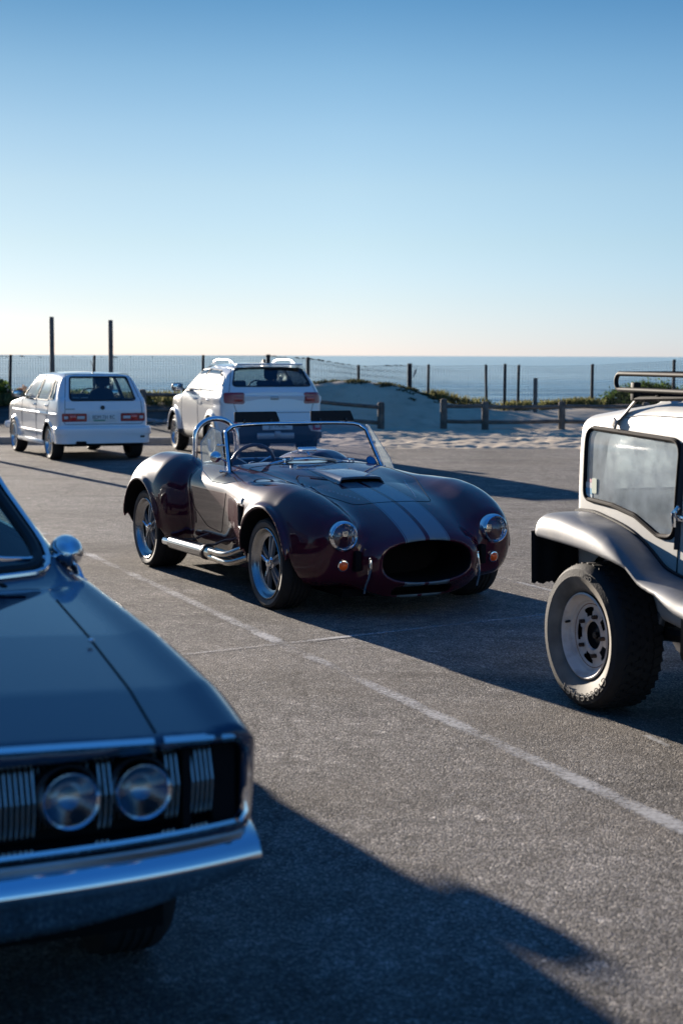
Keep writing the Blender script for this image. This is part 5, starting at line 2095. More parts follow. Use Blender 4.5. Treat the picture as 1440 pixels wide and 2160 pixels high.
    for sg in (1, -1):
        d1 = S.piece(['fd%d' % sg], 'front_door', M_PEARL, root)
        d2 = S.piece(['rd%d' % sg], 'rear_door', M_PEARL, root)
        for k, d_ in (('front_window', d1), ('rear_window', d2), ('quarter_window', root)):
            S.piece([k + str(sg)], k if k != 'rear_window' else 'rear_door_window', M_TINT, d_)
            MB().tube(S.trace(sides[k], 'xz', sg, sg * .75, .05), .009, 6, True).build('window_seal', M_SEAL, d_)
        for x, d_ in ((1.02, d1), (.17, d2)):
            MB().box((x, sg * .878, .955), (.17, .030, .032), bev=.01).build('door_handle', M_PEARL, d_)
        g = MB()
        g.tube(S.trace([(.83, .42), (.84, 1.06)], 'xz', sg, sg * .85, .05, False), .004, 5)
        g.tube(S.trace([(1.96, .42), (2.0, .75), (1.98, 1.06)], 'xz', sg, sg * .85, .05, False), .004, 5)
        g.build('panel_gap', M_GAP, body)
        # roof rails
        pts = [(1.15, sg * .525, 1.535), (1.02, sg * .525, 1.585), (.80, sg * .53, 1.605), (.2, sg * .53, 1.608), (.0, sg * .525, 1.595), (-.20, sg * .515, 1.535)]
        rr = MB().tube(pts, [.010, .014, .014, .014, .014, .012], 8, flat=.7)
        rr.box((.0, sg * .525, 1.565), (.10, .026, .05), bev=.010)
        rr.box((1.0, sg * .525, 1.56), (.10, .026, .05), bev=.010)
        rr.build('roof_rail', mat('rail_silver', (.70, .70, .70), .3, .6), root)
        m = MB().box((1.78, sg * .985, 1.13), (.12, .20, .14), bev=.05)
        m.tube([(1.82, sg * .84, 1.08), (1.80, sg * .91, 1.10)], .025, 6)
        mo = m.build('door_mirror', M_BLACK, root)
        MB().box((1.72, sg * .985, 1.135), (.004, .16, .105), bev=.002).build('mirror_glass', mat('mirror_glass', (.6, .62, .64), .03, 1.0), mo)
    MB().tube(S.trace(hatch, 'yz', -1, -.6, .04), .0045, 5, True).build('panel_gap', M_GAP, body)
    for l, s in (('lampL', 1), ('lampR', -1)):
        t = S.piece([l], 'tail_lamp', M_RED, root, .006)
        MB().box((-.712, s * .60, .985), (.014, .14, .075), bev=.012).build('lamp_block', mat('mid_red_lamp', (.42, .035, .03), .25, coat=1.0), t)
    for s in (1, -1):
        r_ = MB().box((-.755, s * .70, .56), (.03, .14, .15), bev=.02).build('rear_reflector', mat('reflector_red', (.50, .03, .05), .25, coat=1.0), root)
        MB().box((-.768, s * .70, .565), (.012, .085, .085), bev=.01).build('reflector_core', M_LAMPW, r_)
    plate(root, 'JJT 114 EC', .50, .115, Matrix.Translation((-.768, -.03, .555)))
    MB().box((-.765, 0, .40), (.02, .62, .10), bev=.02).build('skid_plate', mat('skid_silver', (.30, .30, .31), .4, .7), root)
    MB().box((-.78, -.03, .42), (.03, .10, .12), bev=.015).build('tow_eye_cover', mat('skid_silver', (.30, .30, .31), .4, .7), root)
    MB().box((-.716, 0, 1.0), (.012, .13, .05), bev=.02).build('round_badge', M_STEEL, tg)
    MB().prism([(-.700, .955), (-.712, 1.035), (-.700, 1.05), (-.68, 1.0)], -.50, .50, 'xz').build('crease_band', M_PEARL, tg)
    MB().box((-.39, 0, 1.53), (.16, 1.10, .025), Matrix.Rotation(.10, 3, 'Y'), .01).build('roof_spoiler', M_PEARL, root)
    an = MB().prism([(.05, 0), (-.13, 0), (-.11, .06), (-.085, .065)], -.02, .02, 'xz')
    an.xf(Matrix.Translation((-.03, 0, 1.555)))
    an.build('shark_fin_aerial', M_BLACK, root)
    MB().box((1.25, 0, .29), (3.6, 1.4, .05)).build('floor_pan', M_MATTE, root)
    MB().tube([(0, -.7, .30), (0, .7, .30)], .05, 8).build('rear_axle', M_MATTE, root)
    for sg in (1, -1):
        alloy_wheel(root, 0, .865, .21, sg, .322, .225, 5, M_ALU, .03, twin=True)
        alloy_wheel(root, 2.52, .865, .21, sg, .322, .225, 5, M_ALU, .03, twin=True)
    S.piece(['body', 'fd1', 'fd-1', 'rd1', 'rd-1', 'tail'], 'cabin_lining', M_LINING, root, -.03, lambda x, y, z: z > .6)
    for y in (.38, -.38): front_seat(root, .95, y, .62)
    b = MB().box((.0, 0, .88), (.16, 1.25, .50), Matrix.Rotation(-.2, 3, 'Y'), .06)
    b.box((.28, 0, .62), (.5, 1.3, .14), bev=.05)
    for y in (-.4, 0, .4): b.box((-.07, y, 1.20), (.08, .22, .14), bev=.04)
    b.build('rear_bench', M_SEAT, root)
    MB().box((1.85, 0, 1.0), (.5, 1.45, .18), bev=.06).build('dashboard', M_BLACK, root)
    steering(root, 1.48, -.38, 1.07)
    return root


hatchback = build_hatchback()
suv = build_suv()
# ------------------------------------------------------------ dark blue saloon coupe in the foreground
def build_coupe():
    f = np.array([.385, -.92])
    f = f / np.linalg.norm(f)
    root = car_root('coupe', (-1.36, 4.03), f, 'dark blue classic coupe with chrome bumper and barred grille in the foreground')
    M_BLUE = mat('dark_blue_paint', (.014, .036, .072), .45, .12, 1.0, .03, spec=.15)
    low = rpoly([(.840, .53), (.900, .60), (.925, .838), (.62, .893), (.10, .940), (-.30, .965), (-.62, .985), (-2.4, .985), (-4.10, .95), (-4.24, .80), (-4.20, .45), (-3.9, .25), (.45, .30), (.70, .46)],
                [.04, .05, .028, .6, .6, .4, .1, .3, .15, .08, .1, .1, .1, .1], 4)
    gh = rpoly([(-.42, .94), (-1.22, 1.335), (-1.6, 1.365), (-2.3, 1.36), (-4.0, .95), (-3.9, .8), (-.5, .8)], [.05, .09, .2, .3, .1, .05, .05], 4)
    WL = cur([.2, .4, .60, .76, .90, 1.0], [.84, .915, .945, .952, .925, .89])
    WG = cur([.8, .97, 1.15, 1.36], [.86, .845, .775, .665])
    T = cur([-4.3, -3.6, -2.6, -1.5, 0, .6, .97], [-.06, .015, .03, -.01, 0, -.012, -.045])
    sweep = lambda a: .085 * (a / .9) ** 4

    def body0(x, y, z):
        a = np.sqrt(y * y + 1e-5)
        xx = x + sweep(a) * np.clip(x, 0, 1)
        zz = z + .028 * (a / .8) ** 2 - .018 * np.exp(-((a - .86) / .05) ** 2) * (z > .7)
        d = smax(polysdf(xx, zz, low), (a - WL(z) - T(x)) * .95, .075)
        g = smax(polysdf(x + .16 * (a / .7) ** 2 * np.clip(-.2 - x, 0, 1) * np.clip(x + 2.2, 0, 1), z + .02 * (a / .5) ** 2, gh), (a - WG(z)) * .9, .06)
        d = smin(d, g, .03)
        # hip bulge
        return d

    def cut_grille(x, y, z):
        a = np.abs(y)
        xx = x + sweep(a)
        return np.maximum(rect2(a, z, 0, .690, .872, .098, .035), .76 - xx)

    def cut_wheel(x, y, z):
        a = np.abs(y)
        return np.minimum(np.maximum(cyl_y(x, z, (0, .34), .375), .55 - a), np.maximum(cyl_y(x, z, (-2.97, .34), .375), .55 - a))

    def sdf(x, y, z):
        d = smax(body0(x, y, z), -cut_wheel(x, y, z), .012)
        return smax(d, -cut_grille(x, y, z), .012)

    S = Surf(sdf, (-4.34, -1.04, .2), (1.04, 1.04, 1.44), .021)
    S.setup()
    S.mark_fn('well', lambda x, y, z: -cut_wheel(x, y, z) - body0(x, y, z) - .002)
    S.mark_fn('grille', lambda x, y, z: -cut_grille(x, y, z) - body0(x, y, z) - .008, only=['body'])
    S.renorm()
    scr = rpoly([(-.765, 1.0), (.765, 1.0), (.635, 1.315), (-.635, 1.315)], [.06, .06, .07, .07])
    S.region('screen', scr, 'yz', lambda x, y, z, a, b, n: (a > .2) & (x < -.3))
    rear = rpoly([(-3.6, -.45), (-2.45, -.48), (-2.45, .48), (-3.6, .45)], .08)
    S.region('rear_glass', rear, 'xy', lambda x, y, z, a, b, n: (n > .3) & (z > .95))
    side = rpoly([(-.66, 1.02), (-1.22, 1.28), (-2.35, 1.30), (-2.85, 1.02)], [.03, .08, .1, .1])
    hood = rpoly([(.99, -.655), (.99, .655), (-.30, .705), (-.40, .62), (-.40, -.62), (-.30, -.705)], [0, 0, .06, .06, .06, .06])
    for sg in (1, -1):
        S.region('side%d' % sg, side, 'xz', lambda x, y, z, a, b, n, sg=sg: b * sg > .4)
        S.region('door%d' % sg, rpoly([(-.78, .28), (-.78, 1.0), (-2.1, 1.0), (-2.1, .28)], .03), 'xz', lambda x, y, z, a, b, n, sg=sg: b * sg > .4, only=['body'])
    S.region('hood', hood, 'xy', lambda x, y, z, a, b, n: (n > .25) & (z > .7), only=['body'])
    body = S.piece(['body'], 'body', M_BLUE, root)
    S.piece(['hood'], 'bonnet', M_BLUE, root)
    S.wells('well', M_MATTE, root, -1.4)
    S.piece(['grille'], 'grille_recess', M_MATTE, root)
    GREEN = glass('green_screen_glass', (.62, .80, .78))
    ws = S.piece(['screen'], 'windscreen', GREEN, root)
    S.piece(['rear_glass'], 'rear_window', M_TINT, root)
    for sg in (1, -1):
        d = S.piece(['door%d' % sg], 'door', M_BLUE, root)
        S.piece(['side%d' % sg], 'side_window', GREEN, d)
        MB().tube(S.trace(side, 'xz', sg, sg * .7, .05), .010, 6, True).build('window_trim', M_CHROME, d)
        MB().box((-1.95, sg * .965, .82), (.16, .03, .03), bev=.008).build('door_handle', M_CHROME, d)
    P = S.trace(scr, 'yz', 1, -.8, .03)
    MB().tube(P, .020, 8, True).build('screen_seal', M_SEAL, ws)
    MB().tube(S.trace(rpoly([(-.800, .985), (.800, .985), (.665, 1.33), (-.665, 1.33)], .07), 'yz', 1, -.8, .03, off=.006), .011, 8, True).build('screen_trim', M_CHROME, ws)
    g = MB()
    hz = lambda x, y: .93
    g.tube(S.trace([(.905, -.656), (-.36, -.705)], 'xy', 1, hz, .04, False), .0032, 6)
    g.tube(S.trace([(.905, .656), (-.36, .705)], 'xy', 1, hz, .04, False), .0032, 6)
    g.tube(S.trace([(-.40, -.62), (-.40, .62)], 'xy', 1, hz, .04, False), .006, 6)
    g.build('panel_gap', M_GAP, body)
    fx = lambda y: .918 - float(sweep(abs(y)))
    # chrome lips round the grille opening
    lip = MB()
    top_c = lambda y: .848 - .030 * (abs(y) / .8) ** 2
    lip.tube([(fx(y) * 1.0 - .004, y, top_c(y) - .018) for y in np.linspace(-.645, .645, 33)], .011, 8)
    for sg in (1, -1): lip.tube([(fx(y) - .004, sg * y, top_c(y) - .018) for y in np.linspace(.668, .86, 8)] + [(fx(.89) - .01, sg * .885, .775), (fx(.89) - .014, sg * .888, .70), (fx(.89) - .016, sg * .886, .61), (fx(.86) - .012, sg * .865, .588)], .012, 8)
    lip.tube([(fx(y) - .020, y, .588 - .006 * (1 - abs(y))) for y in np.linspace(-.865, .865, 45)], .012, 8)
    lip.build('grille_surround', M_CHROME, root)
    MB().tube([(fx(y) - .022, y, .558) for y in np.linspace(-.88, .88, 45)], .009, 8).build('lower_grille_trim', M_STEEL, root)
    # grille: close-set upright bars on a shallow ridge
    bar = MB()
    pr = [(-.050, .786), (-.030, .765), (-.004, .700), (-.012, .650), (-.026, .618)]
    for i in range(len(pr) - 1):
        (x0, z0), (x1, z1) = pr[i], pr[i + 1]
        n0 = len(bar.v)
        bar.add([(x0 - .02, -.0026, z0), (x0 + .004, -.0016, z0), (x0 + .004, .0016, z0), (x0 - .02, .0026, z0),
                 (x1 - .02, -.0026, z1), (x1 + .004, -.0016, z1), (x1 + .004, .0016, z1), (x1 - .02, .0026, z1)],
                [(0, 1, 5, 4), (1, 2, 6, 5), (2, 3, 7, 6)])
    BARM = mat('grille_bar_metal', (.62, .62, .60), .34, .9)
    b0 = None
    for i in range(-64, 65):
        y = i * .0125
        if abs(abs(y) - .735) < .014 or abs(y) > .80: continue
        if b0 is None:
            b0 = o = bar.build('grille_bar', BARM, root, smooth=False)
        else:
            o = link_mesh('grille_bar', b0.data, root)
        o.location = (fx(y) - (.075 if min(abs(abs(y) - .452), abs(abs(y) - .620)) < .066 else .020), y, 0)
    MB().grid([[(fx(y) - .098, y, z) for y in np.linspace(-.87, .87, 31)] for z in (.59, .69, .78)]).build('grille_backing', M_MATTE, root)
    for sg in (1, -1):
        MB().box((fx(.735) - .05, sg * .735, .688), (.05, .020, .18)).build('grille_divider', M_MATTE, root)
        MB().box((fx(.835) - .05, sg * .834, .688), (.04, .055, .19)).build('grille_end_panel', M_MATTE, root)
    # headlamps in dark bezels
    LENS = glass('lamp_glass')
    for y in (.452, .620, -.452, -.620):
        c = (fx(y) - .012, y, .702)
        h = MB().lathe([(.058, .012), (.063, .018), (.068, .010), (.070, -.01), (.070, -.06)], 'x', 40, c).build('headlight', M_CHROME, root, ang=60)
        MB().lathe([(.070, -.012), (.0745, -.016), (.0755, -.05)], 'x', 40, c).build('bezel', M_BLACK, h)
        MB().lathe([(0, -.045), (.02, -.044), (.040, -.026), (.060, .010)], 'x', 40, c).build('reflector', mat('aged_reflector', (.30, .32, .35), .14, 1.0, var=.3, vscale=18), h)
        MB().lathe([(.060, .012), (.045, .022), (.022, .028), (0, .030)], 'x', 40, c).build('lens', LENS, h)
    # bumper
    rows = []
    for y in np.concatenate([[-.955, -.95, -.94], np.linspace(-.92, .92, 61), [.94, .95, .955]]):
        a = abs(y)
        xb = .908 - .10 * (a / .93) ** 3
        if a > .92: xb -= (a - .92) * 3.2 + .03
        zb = .385 + .09 * (a / .9) ** 4
        sec = [(-.13, .560), (-.06, .562), (-.01, .552), (.022, .532), (.036, .508), (.034, .494), (.020, .478), (.004, .455), (-.012, (.44 + zb) / 2), (-.035, zb), (-.07, zb - .004)]
        rows.append([(xb + dx, y, max(z, zb - .004)) for dx, z in sec])
    bp = MB().grid(rows)
    for sg in (1, -1):
        rr = []
        for x in np.linspace(.66, .30, 9):
            e = (.66 - x) / .36
            rr.append([(x, sg * (.957 - dy), z) for dy, z in ((.05, .560), (.02, .556), (.002, .535), (-.004, .50), (.004, .48), (.012, .47))])
        bp.grid(rr)
    bp.build('front_bumper', M_CHROME, root, ang=60)
    MB().grid([[(.80 - .08 * (abs(y) / .9) ** 3 - dx, y, z) for y in np.linspace(-.84, .84, 31)] for dx, z in ((0, .54), (.0, .42), (.10, .36), (.3, .34))]).build('front_valance', mat('valance_dark', (.012, .016, .022), .5), root)
    # cowl, wipers, mirror
    cw = MB()
    for i in range(26): cw.box((-.47, -.56 + i * .045, .985), (.07, .016, .006))
    cw.build('cowl_vent', M_MATTE, root)
    for y0, y1 in ((.45, -.08), (-.15, -.62)):
        w = MB().tube([(-.47, y0, .99), (-.53, (y0 + y1) / 2, 1.03), (-.60, y1, 1.065)], .007, 6)
        w.tube([(-.50, y0 - .10, 1.015), (-.63, y1 - .06, 1.085)], .006, 6)
        w.lathe([(.022, .975), (.018, 1.0), (0, 1.005)], 'z', 12, (-.46, y0, 0))
        w.build('wiper', M_STEEL, root)
    m = MB().lathe([(0, .075), (.020, .070), (.040, .050), (.052, .018), (.055, -.015), (.052, -.028)], 'x', 30, (-.86, .850, 1.030))
    m.tube([(-.87, .865, .99), (-.85, .880, .97), (-.83, .885, .935)], [.011, .010, .014], 10, flat=1.6)
    m.box((-.83, .885, .938), (.09, .035, .014), bev=.005)
    mo = m.build('door_mirror', M_CHROME, root, ang=60)
    MB().lathe([(0, -.026), (.051, -.026)], 'x', 24, (-.86, .850, 1.030)).build('mirror_glass', mat('mirror_glass', (.6, .62, .64), .03, 1.0), mo)
    MB().ball((.20, .672, .925), .009, 10, 8, (1, 1, .6)).build('washer_jet', M_CHROME, root)
    # cabin
    S.piece(['body', 'door1', 'door-1'], 'cabin_lining', M_LINING, root, -.03, lambda x, y, z: (z > .4) & (x < -.75) & (x > -4.0))
    for y in (.38, -.38): front_seat(root, -1.75, y, .45, head=False)
    MB().box((-3.0, 0, .7), (.3, 1.3, .5), bev=.08).build('rear_bench', M_SEAT, root)
    MB().box((-.85, 0, .90), (.42, 1.45, .14), bev=.05).build('dashboard', mat('dash_blue', (.02, .05, .06), .4), root)
    sw = steering(root, -1.20, .38, .93, .20)
    MB().box((-1.18, 0, 1.25), (.02, .22, .06), bev=.012).build('interior_mirror', M_CHROME, root)
    MB().box((-1.7, 0, .30), (4.6, 1.5, .06)).build('floor_pan', M_MATTE, root)
    for sg in (1, -1):
        alloy_wheel(root, 0, .885, .215, sg, .335, .19, 8, M_CHROME, .03)
        alloy_wheel(root, -2.97, .885, .215, sg, .335, .19, 8, M_CHROME, .03)
    return root


coupe = build_coupe()
# ------------------------------------------------------------ white beach buggy with hard top and roof rack
def build_buggy():
    f = np.array([.315, -.95])
    f = f / np.linalg.norm(f)
    root = car_root('beach_buggy', (1.93, 7.698), f, 'white beach buggy with grey mudguards, roof rack and knobbly rear tyre')
    M_BW = mat('old_white_gelcoat', (.47, .46, .425), .5, 0, .12, .35, var=.05, vscale=5, dirt=((.42, .40, .35), 7, .35), bump=.03, bscale=30)
    M_BG = mat('faded_grey_gelcoat', (.150, .155, .168), .55, 0, .2, .35, spec=.3, var=.16, vscale=6, rvar=.1, dirt=((.34, .31, .26), 9, .4))
    prof = rpoly([(-.530, .55), (-.530, 1.20), (-.520, 1.385), (-.10, 1.435), (.35, 1.470), (1.0, 1.475), (1.35, 1.42), (1.75, 1.02), (2.9, .95), (3.0, .6), (2.8, .45), (.6, .45)],
                 [.05, .3, .075, .3, .3, .2, .1, .1, .2, .1, .1, .1], 4)
    W = cur([.4, .7, .95, 1.20, 1.36, 1.47], [.612, .624, .628, .624, .612, .590])
    T = cur([-.6, -.3, 0, 1, 2, 3], [-.012, -.003, 0, 0, -.03, -.12])

    def cab0(x, y, z):
        a = np.sqrt(y * y + 1e-5)
        zz = z + .035 * (a / .5) ** 2 - .035
        d = smax(polysdf(x + .05 * (a / .6) ** 3 * (x < .2) * -1, zz, prof), (a - W(z) - T(x)) * .97, .075)
        # raised centre panel of the roof
        p = rbox(x, y, z, (.85, 0, 1.43), (.86, .43, .075), .06)
        d = smin(d, p, .035)
        return d
    zt = cur([-.6, -.46, -.36, -.24, 0, .13, .26, .36, .44, .52, .60, .70, .82, 1.0, 1.2, 1.6, 2.0, 2.3, 2.6, 3.0], [.872, .892, .905, .908, .892, .880, .856, .826, .794, .754, .718, .700, .688, .668, .66, .66, .80, .92, .90, .72])
    zb = cur([-.6, -.45, -.2, 0, .2, .4, .6, .77, .95, 1.3, 1.6, 2.0, 2.3, 2.6, 3.0], [.775, .775, .772, .768, .758, .738, .688, .632, .585, .560, .56, .66, .75, .74, .6])

    def fend0(x, y, z):
        a = np.sqrt(y * y + 1e-5)
        ztx = zt(x + .13 * np.clip((.82 - a) / .19, 0, 1) * np.clip((x + .3) / .3, 0, 1))
        h = z - zt(x + .13 * np.clip((.82 - a) / .19, 0, 1) * np.clip((x + .3) / .3, 0, 1)) + .015 * ((a - .70) / .15) ** 2 * (a > .7)
        o = smax(smax(h * .88, (a - .862) * 1.0, .075), -.475 - x, .07)
        o = np.maximum(smax(o, (np.minimum(zb(x), ztx - .055) - z) * .9, .022), .50 - a)
        i = smax(smax((h + .045 + .16 * np.clip((x - .45) / .3, 0, 1)) * .88, a - .826, .07), -.440 - x, .07)
        return np.maximum(smax(o, -i, .018), x - 2.9)

    def cut_cab(x, y, z):
        a = np.abs(y)
        return np.maximum(np.maximum(cyl_y(x, z, (0, .352), .40), .36 - a), z - .74)

    sdf = lambda x, y, z: np.maximum(cab0(x, y, z), -cut_cab(x, y, z))
    S = Surf(sdf, (-.62, -.72, .40), (3.06, .72, 1.56), .019)
    S.setup()
    S.mark_fn('well', lambda x, y, z: -cut_cab(x, y, z) - cab0(x, y, z) - .002)
    win = rpoly([(-.352, 1.328), (.562, 1.303), (.535, .868), (.39, .861), (.17, .933), (-.05, .961), (-.352, .971)], [.07, .075, .10, .12, .2, .15, .055], 6)
    dwin = rpoly([(.68, 1.30), (1.36, 1.30), (1.62, 1.02), (.66, .98)], .06)
    for sg in (1, -1):
        c = lambda x, y, z, a, b, n, sg=sg: b * sg > .4
        S.region('win%d' % sg, win, 'xz', c)
        S.region('dwin%d' % sg, dwin, 'xz', c)
        S.region('door%d' % sg, rpoly([(.545, .655), (.610, 1.34), (1.45, 1.34), (1.75, 1.0), (1.6, .655)], .03), 'xz', c, only=['body'])
    scr = rpoly([(-.52, 1.08), (.52, 1.08), (.48, 1.38), (-.48, 1.38)], .05)
    S.region('screen', scr, 'yz', lambda x, y, z, a, b, n: (a > .3) & (x > 1))
    rearw = rpoly([(-.46, 1.0), (.46, 1.0), (.42, 1.30), (-.42, 1.30)], .06)
    S.region('rearwin', rearw, 'yz', lambda x, y, z, a, b, n: (a < -.5) & (x < 0))
    body = S.piece(['body'], 'body', M_BW, root)
    S.wells('well', M_MATTE, root, 1.2)
    DUST = glass('dusty_perspex', (.80, .86, .88), haze=.80, rough=.06, hazecol=(.60, .67, .70))
    S.piece(['screen'], 'windscreen', M_GLASS, root)
    S.piece(['rearwin'], 'rear_window', DUST, root)
    TR = mat('brown_window_rubber', (.014, .010, .010), .75, spec=.12, var=.3, vscale=14)
    for sg in (1, -1):
        w = S.piece(['win%d' % sg], 'side_window', DUST, root)
        P = S.trace(win, 'xz', sg, sg * .6, .02)
        MB().tube(P, .0135, 8, True).build('window_rubber', TR, w, ang=80)
        q = S.trace(rpoly([(-.352, 1.328), (.562, 1.303), (.535, .868), (.39, .861), (.17, .933), (-.05, .961), (-.352, .971)], [.07, .075, .10, .12, .2, .15, .055], 6), 'xz', sg, sg * .6, .02, off=.010)
        MB().tube(q, .006, 6, True).build('filler_strip', mat('worn_rubber', (.020, .016, .014), .8, spec=.12), w, ang=80)
        d = S.piece(['door%d' % sg], 'door', M_BW, root)
        S.piece(['dwin%d' % sg], 'door_window', M_GLASS, d)
        MB().tube(S.trace(dwin, 'xz', sg, sg * .6, .04), .012, 6, True).build('window_seal', M_SEAL, d)
        MB().tube(S.trace([(.545, .655), (.610, 1.34)], 'xz', sg, sg * .6, .03, False), .004, 5).build('panel_gap', M_GAP, body)
        # dark post strip and door handle
        a, b_ = S.trace([(.590, 1.30), (.560, .82)], 'xz', sg, sg * .6, 9, False, off=.006)
        st = MB()
        st.tube([a, a.tolist() and b_], .017, 4, flat=1)
        st.build('door_pillar_strip', mat('navy_strip', (.012, .014, .022), .4), root)
        h = MB().tube([(.590, sg * .645, 1.015), (.580, sg * .665, .985), (.570, sg * .655, .925)], [.010, .013, .010], 8)
        h.box((.610, sg * .640, .965), (.06, .03, .030), bev=.008)
        h.build('door_handle', M_CHROME, d)
    # roof seam and gutter
    for sg in (1, -1):
        ptz = [(.0, 1.388), (.12, 1.402), (.30, 1.408), (.9, 1.412)]
        MB().tube(S.trace(ptz, 'xz', sg, sg * .57, .03, False), .0035, 5).build('roof_seam', mat('seam_grey', (.20, .20, .20), .6), body)
    # mudguards as one moulding each side
    for sg in (1, -1):
        fs = lambda x, y, z, sg=sg: fend0(x, np.where(y * sg > 0, y, 0 * y), z)
        B = Surf(fs, (-.56, .46 if sg > 0 else -.92, .48), (2.98, .92 if sg > 0 else -.46, 1.02), .0115, lip=2.4)
        B.setup()
        B.piece(['body'], 'mudguard', M_BG, root)
        edge = [(x, sg * .630, float(zt(x + .13 * min(1, max(0, (x + .3) / .3)))) + .006) for x in np.linspace(-.44, 1.0, 50)]
        MB().tube(edge, .009, 6).build('guard_beading', M_SEAL, root)
        # mud flap with a ragged lower edge
        ys = np.linspace(.595, .858, 26)
        lo = [.535 + .006 * math.sin(k * .9) + .004 * math.sin(k * 2.3) + RNG.uniform(-.003, .003) - (.010 if 3 < k < 12 else 0) for k in range(26)]
        mf = MB()
        for dx in (0, .012):
            mf.grid([[(-.485 + dx + .012 * u + .006 * math.sin(k * .6), sg * y, (.80 + .0 * y) * (1 - u) + lo[k] * u) for k, y in enumerate(ys)] for u in np.linspace(0, 1, 5)])
        mf.build('mud_flap', mat('flap_rubber', (.010, .010, .011), .8, spec=.2), root)
    # wheels: big knobbly tyres on dished steel rims
    RIMW = mat('rusty_white_steel', (.60, .545, .485), .42, 0, .3, .2, dirt=((.30, .17, .10), 13, .5), var=.06, vscale=10)
    DUSTY = mat('chalky_sidewall', (.175, .158, .132), .72, spec=.3, var=.35, vscale=7, dirt=((.05, .048, .045), 5, .55), bump=.06, bscale=40)
    def wheel(x, yo, w, sg, rad, rim, letters):
        wr = empty('wheel')
        wr.parent = root
        wr.location = (x, 0, rad)
        if sg < 0 and x == 0: wr.rotation_euler = (0, 0, R(4.6))
        ty = tyre(wr, rad - .004, w, rim, yo, sg, DUSTY, lug=.0022, dish=.030)
        yf = yo - .045
        r_ = MB().lathe([(rim + .004, sg * (yf + .012)), (rim - .004, sg * (yf + .016)), (rim - .012, sg * (yf + .008)), (rim - .018, sg * (yf - .006)), (rim - .024, sg * (yf - .016)),
                         (rim - .034, sg * (yf - .020)), (rim - .040, sg * (yf - .032)), (rim - .050, sg * (yf - .034))], 'y', 64)
        # disc with four slots and an open hub
        n = 80
        rs = [rim - .050, rim - .068, rim - .086, rim - .110, .072, .066]
        dp = [.034, .038, .040, .036, .034, .046]
        P = [[(r * math.cos(2 * math.pi * k / n), sg * (yf - d), r * math.sin(2 * math.pi * k / n)) for k in range(n)] for r, d in zip(rs, dp)]
        base = len(r_.v)
        for row in P: r_.v += row
        for i in range(len(P) - 1):
            for k in range(n):
                slot = (k % 16) in range(4, 12) and i == 1 or (k % 16) in range(5, 11) and i == 2
                if slot: continue
                r_.f.append((base + i * n + k, base + i * n + (k + 1) % n, base + (i + 1) * n + (k + 1) % n, base + (i + 1) * n + k))
        rm = r_.build('rim', RIMW, wr, ang=40)
        rm.data.materials.append(M_MATTE)
        MB().lathe([(rim - .03, sg * (yf - .10)), (0, sg * (yf - .10))], 'y', 32).build('brake_drum', mat('drum_dark', (.02, .019, .018), .7), rm)
        MB().lathe([(rim - .0495, sg * (yf - .0335)), (rim - .0535, sg * (yf - .0340))], 'y', 48).build('rust_ring', mat('rust', (.22, .10, .05), .8), rm)
        hb = MB().lathe([(.050, sg * (yf - .10)), (.046, sg * (yf - .07)), (.030, sg * (yf - .062)), (0, sg * (yf - .062))], 'y', 20)
        hb.lathe([(.018, sg * (yf - .062)), (.018, sg * (yf - .045)), (0, sg * (yf - .043))], 'y', 6)
        hb.build('hub', mat('greasy_hub', (.03, .028, .025), .45, .4), rm)
        nt_ = MB()
        for k in range(5):
            t = 2 * math.pi * (k + 0.0) / 5
            nt_.lathe([(.0105, sg * (yf - .045)), (.0105, sg * (yf - .012)), (0, sg * (yf - .008))], 'y', 6, (.098 * math.cos(t), 0, .098 * math.sin(t)))
        nt_.build('wheel_nuts', mat('rusty_nut', (.05, .035, .03), .6, .6), rm)
        MB().tube([((rim - .022) * math.cos(2.9), sg * (yf - .02), (rim - .022) * math.sin(2.9)), ((rim - .03) * math.cos(2.9), sg * (yf + .012), (rim - .03) * math.sin(2.9))], .006, 6).build('valve', M_SEAL, rm)
        for word, mid, rr, size in letters:
            lm = MB()
            step = size * .80 / rr
            for k, chh in enumerate(word):
                if chh == ' ': continue
                t = mid - (k - (len(word) - 1) / 2) * step            # clockwise seen from outside
                tmp = text_mesh('letter', chh, size, DUSTY, None, .0012)
                me = tmp.data
                u = Vector((math.sin(t) * (1 if sg > 0 else 1), 0, -math.cos(t)))
                rad_v = Vector((math.cos(t), 0, math.sin(t)))
                out = Vector((0, sg, 0))
                right = rad_v.cross(out) * 1.0
                M4 = Matrix((( -right.x, rad_v.x, out.x, 0), (-right.y, rad_v.y, out.y, 0), (-right.z, rad_v.z, out.z, 0), (0, 0, 0, 1)))
                if M4.to_3x3().determinant() < 0: M4 = Matrix(((right.x, rad_v.x, out.x, 0), (right.y, rad_v.y, out.y, 0), (right.z, rad_v.z, out.z, 0), (0, 0, 0, 1)))
                me.transform(Matrix.Translation(rad_v * rr + out * (yo - .0005)) @ M4)
                lm.add([v.co.copy() for v in me.vertices], [list(p.vertices) for p in me.polygons])
                bpy.data.objects.remove(tmp)
            lm.build('raised_lettering', mat('raised_rubber', (.19, .172, .145), .65), ty, fix=False, smooth=False)
        return wr
    L = [('CTOSSCRACT', -math.pi / 2 + .25, .286, .054), ('NHO', 1.35, .300, .034)]
    for sg in (-1, 1):
        wheel(0, .868, .27, sg, .352, .205, L if sg < 0 else [])
        wheel(2.35, .80, .20, sg, .330, .19, [])
    # running gear glimpsed behind the wheel
    rg = MB().tube([(0, -.7, .36), (0, .7, .36)], .05, 10)
    rg.tube([(0, -.25, .36), (0, .25, .36)], .15, 14)
    rg.tube([(.55, -.55, .42), (.02, -.56, .36)], .035, 8)
    rg.tube([(.28, -.50, .62), (.10, -.52, .34)], .03, 8)
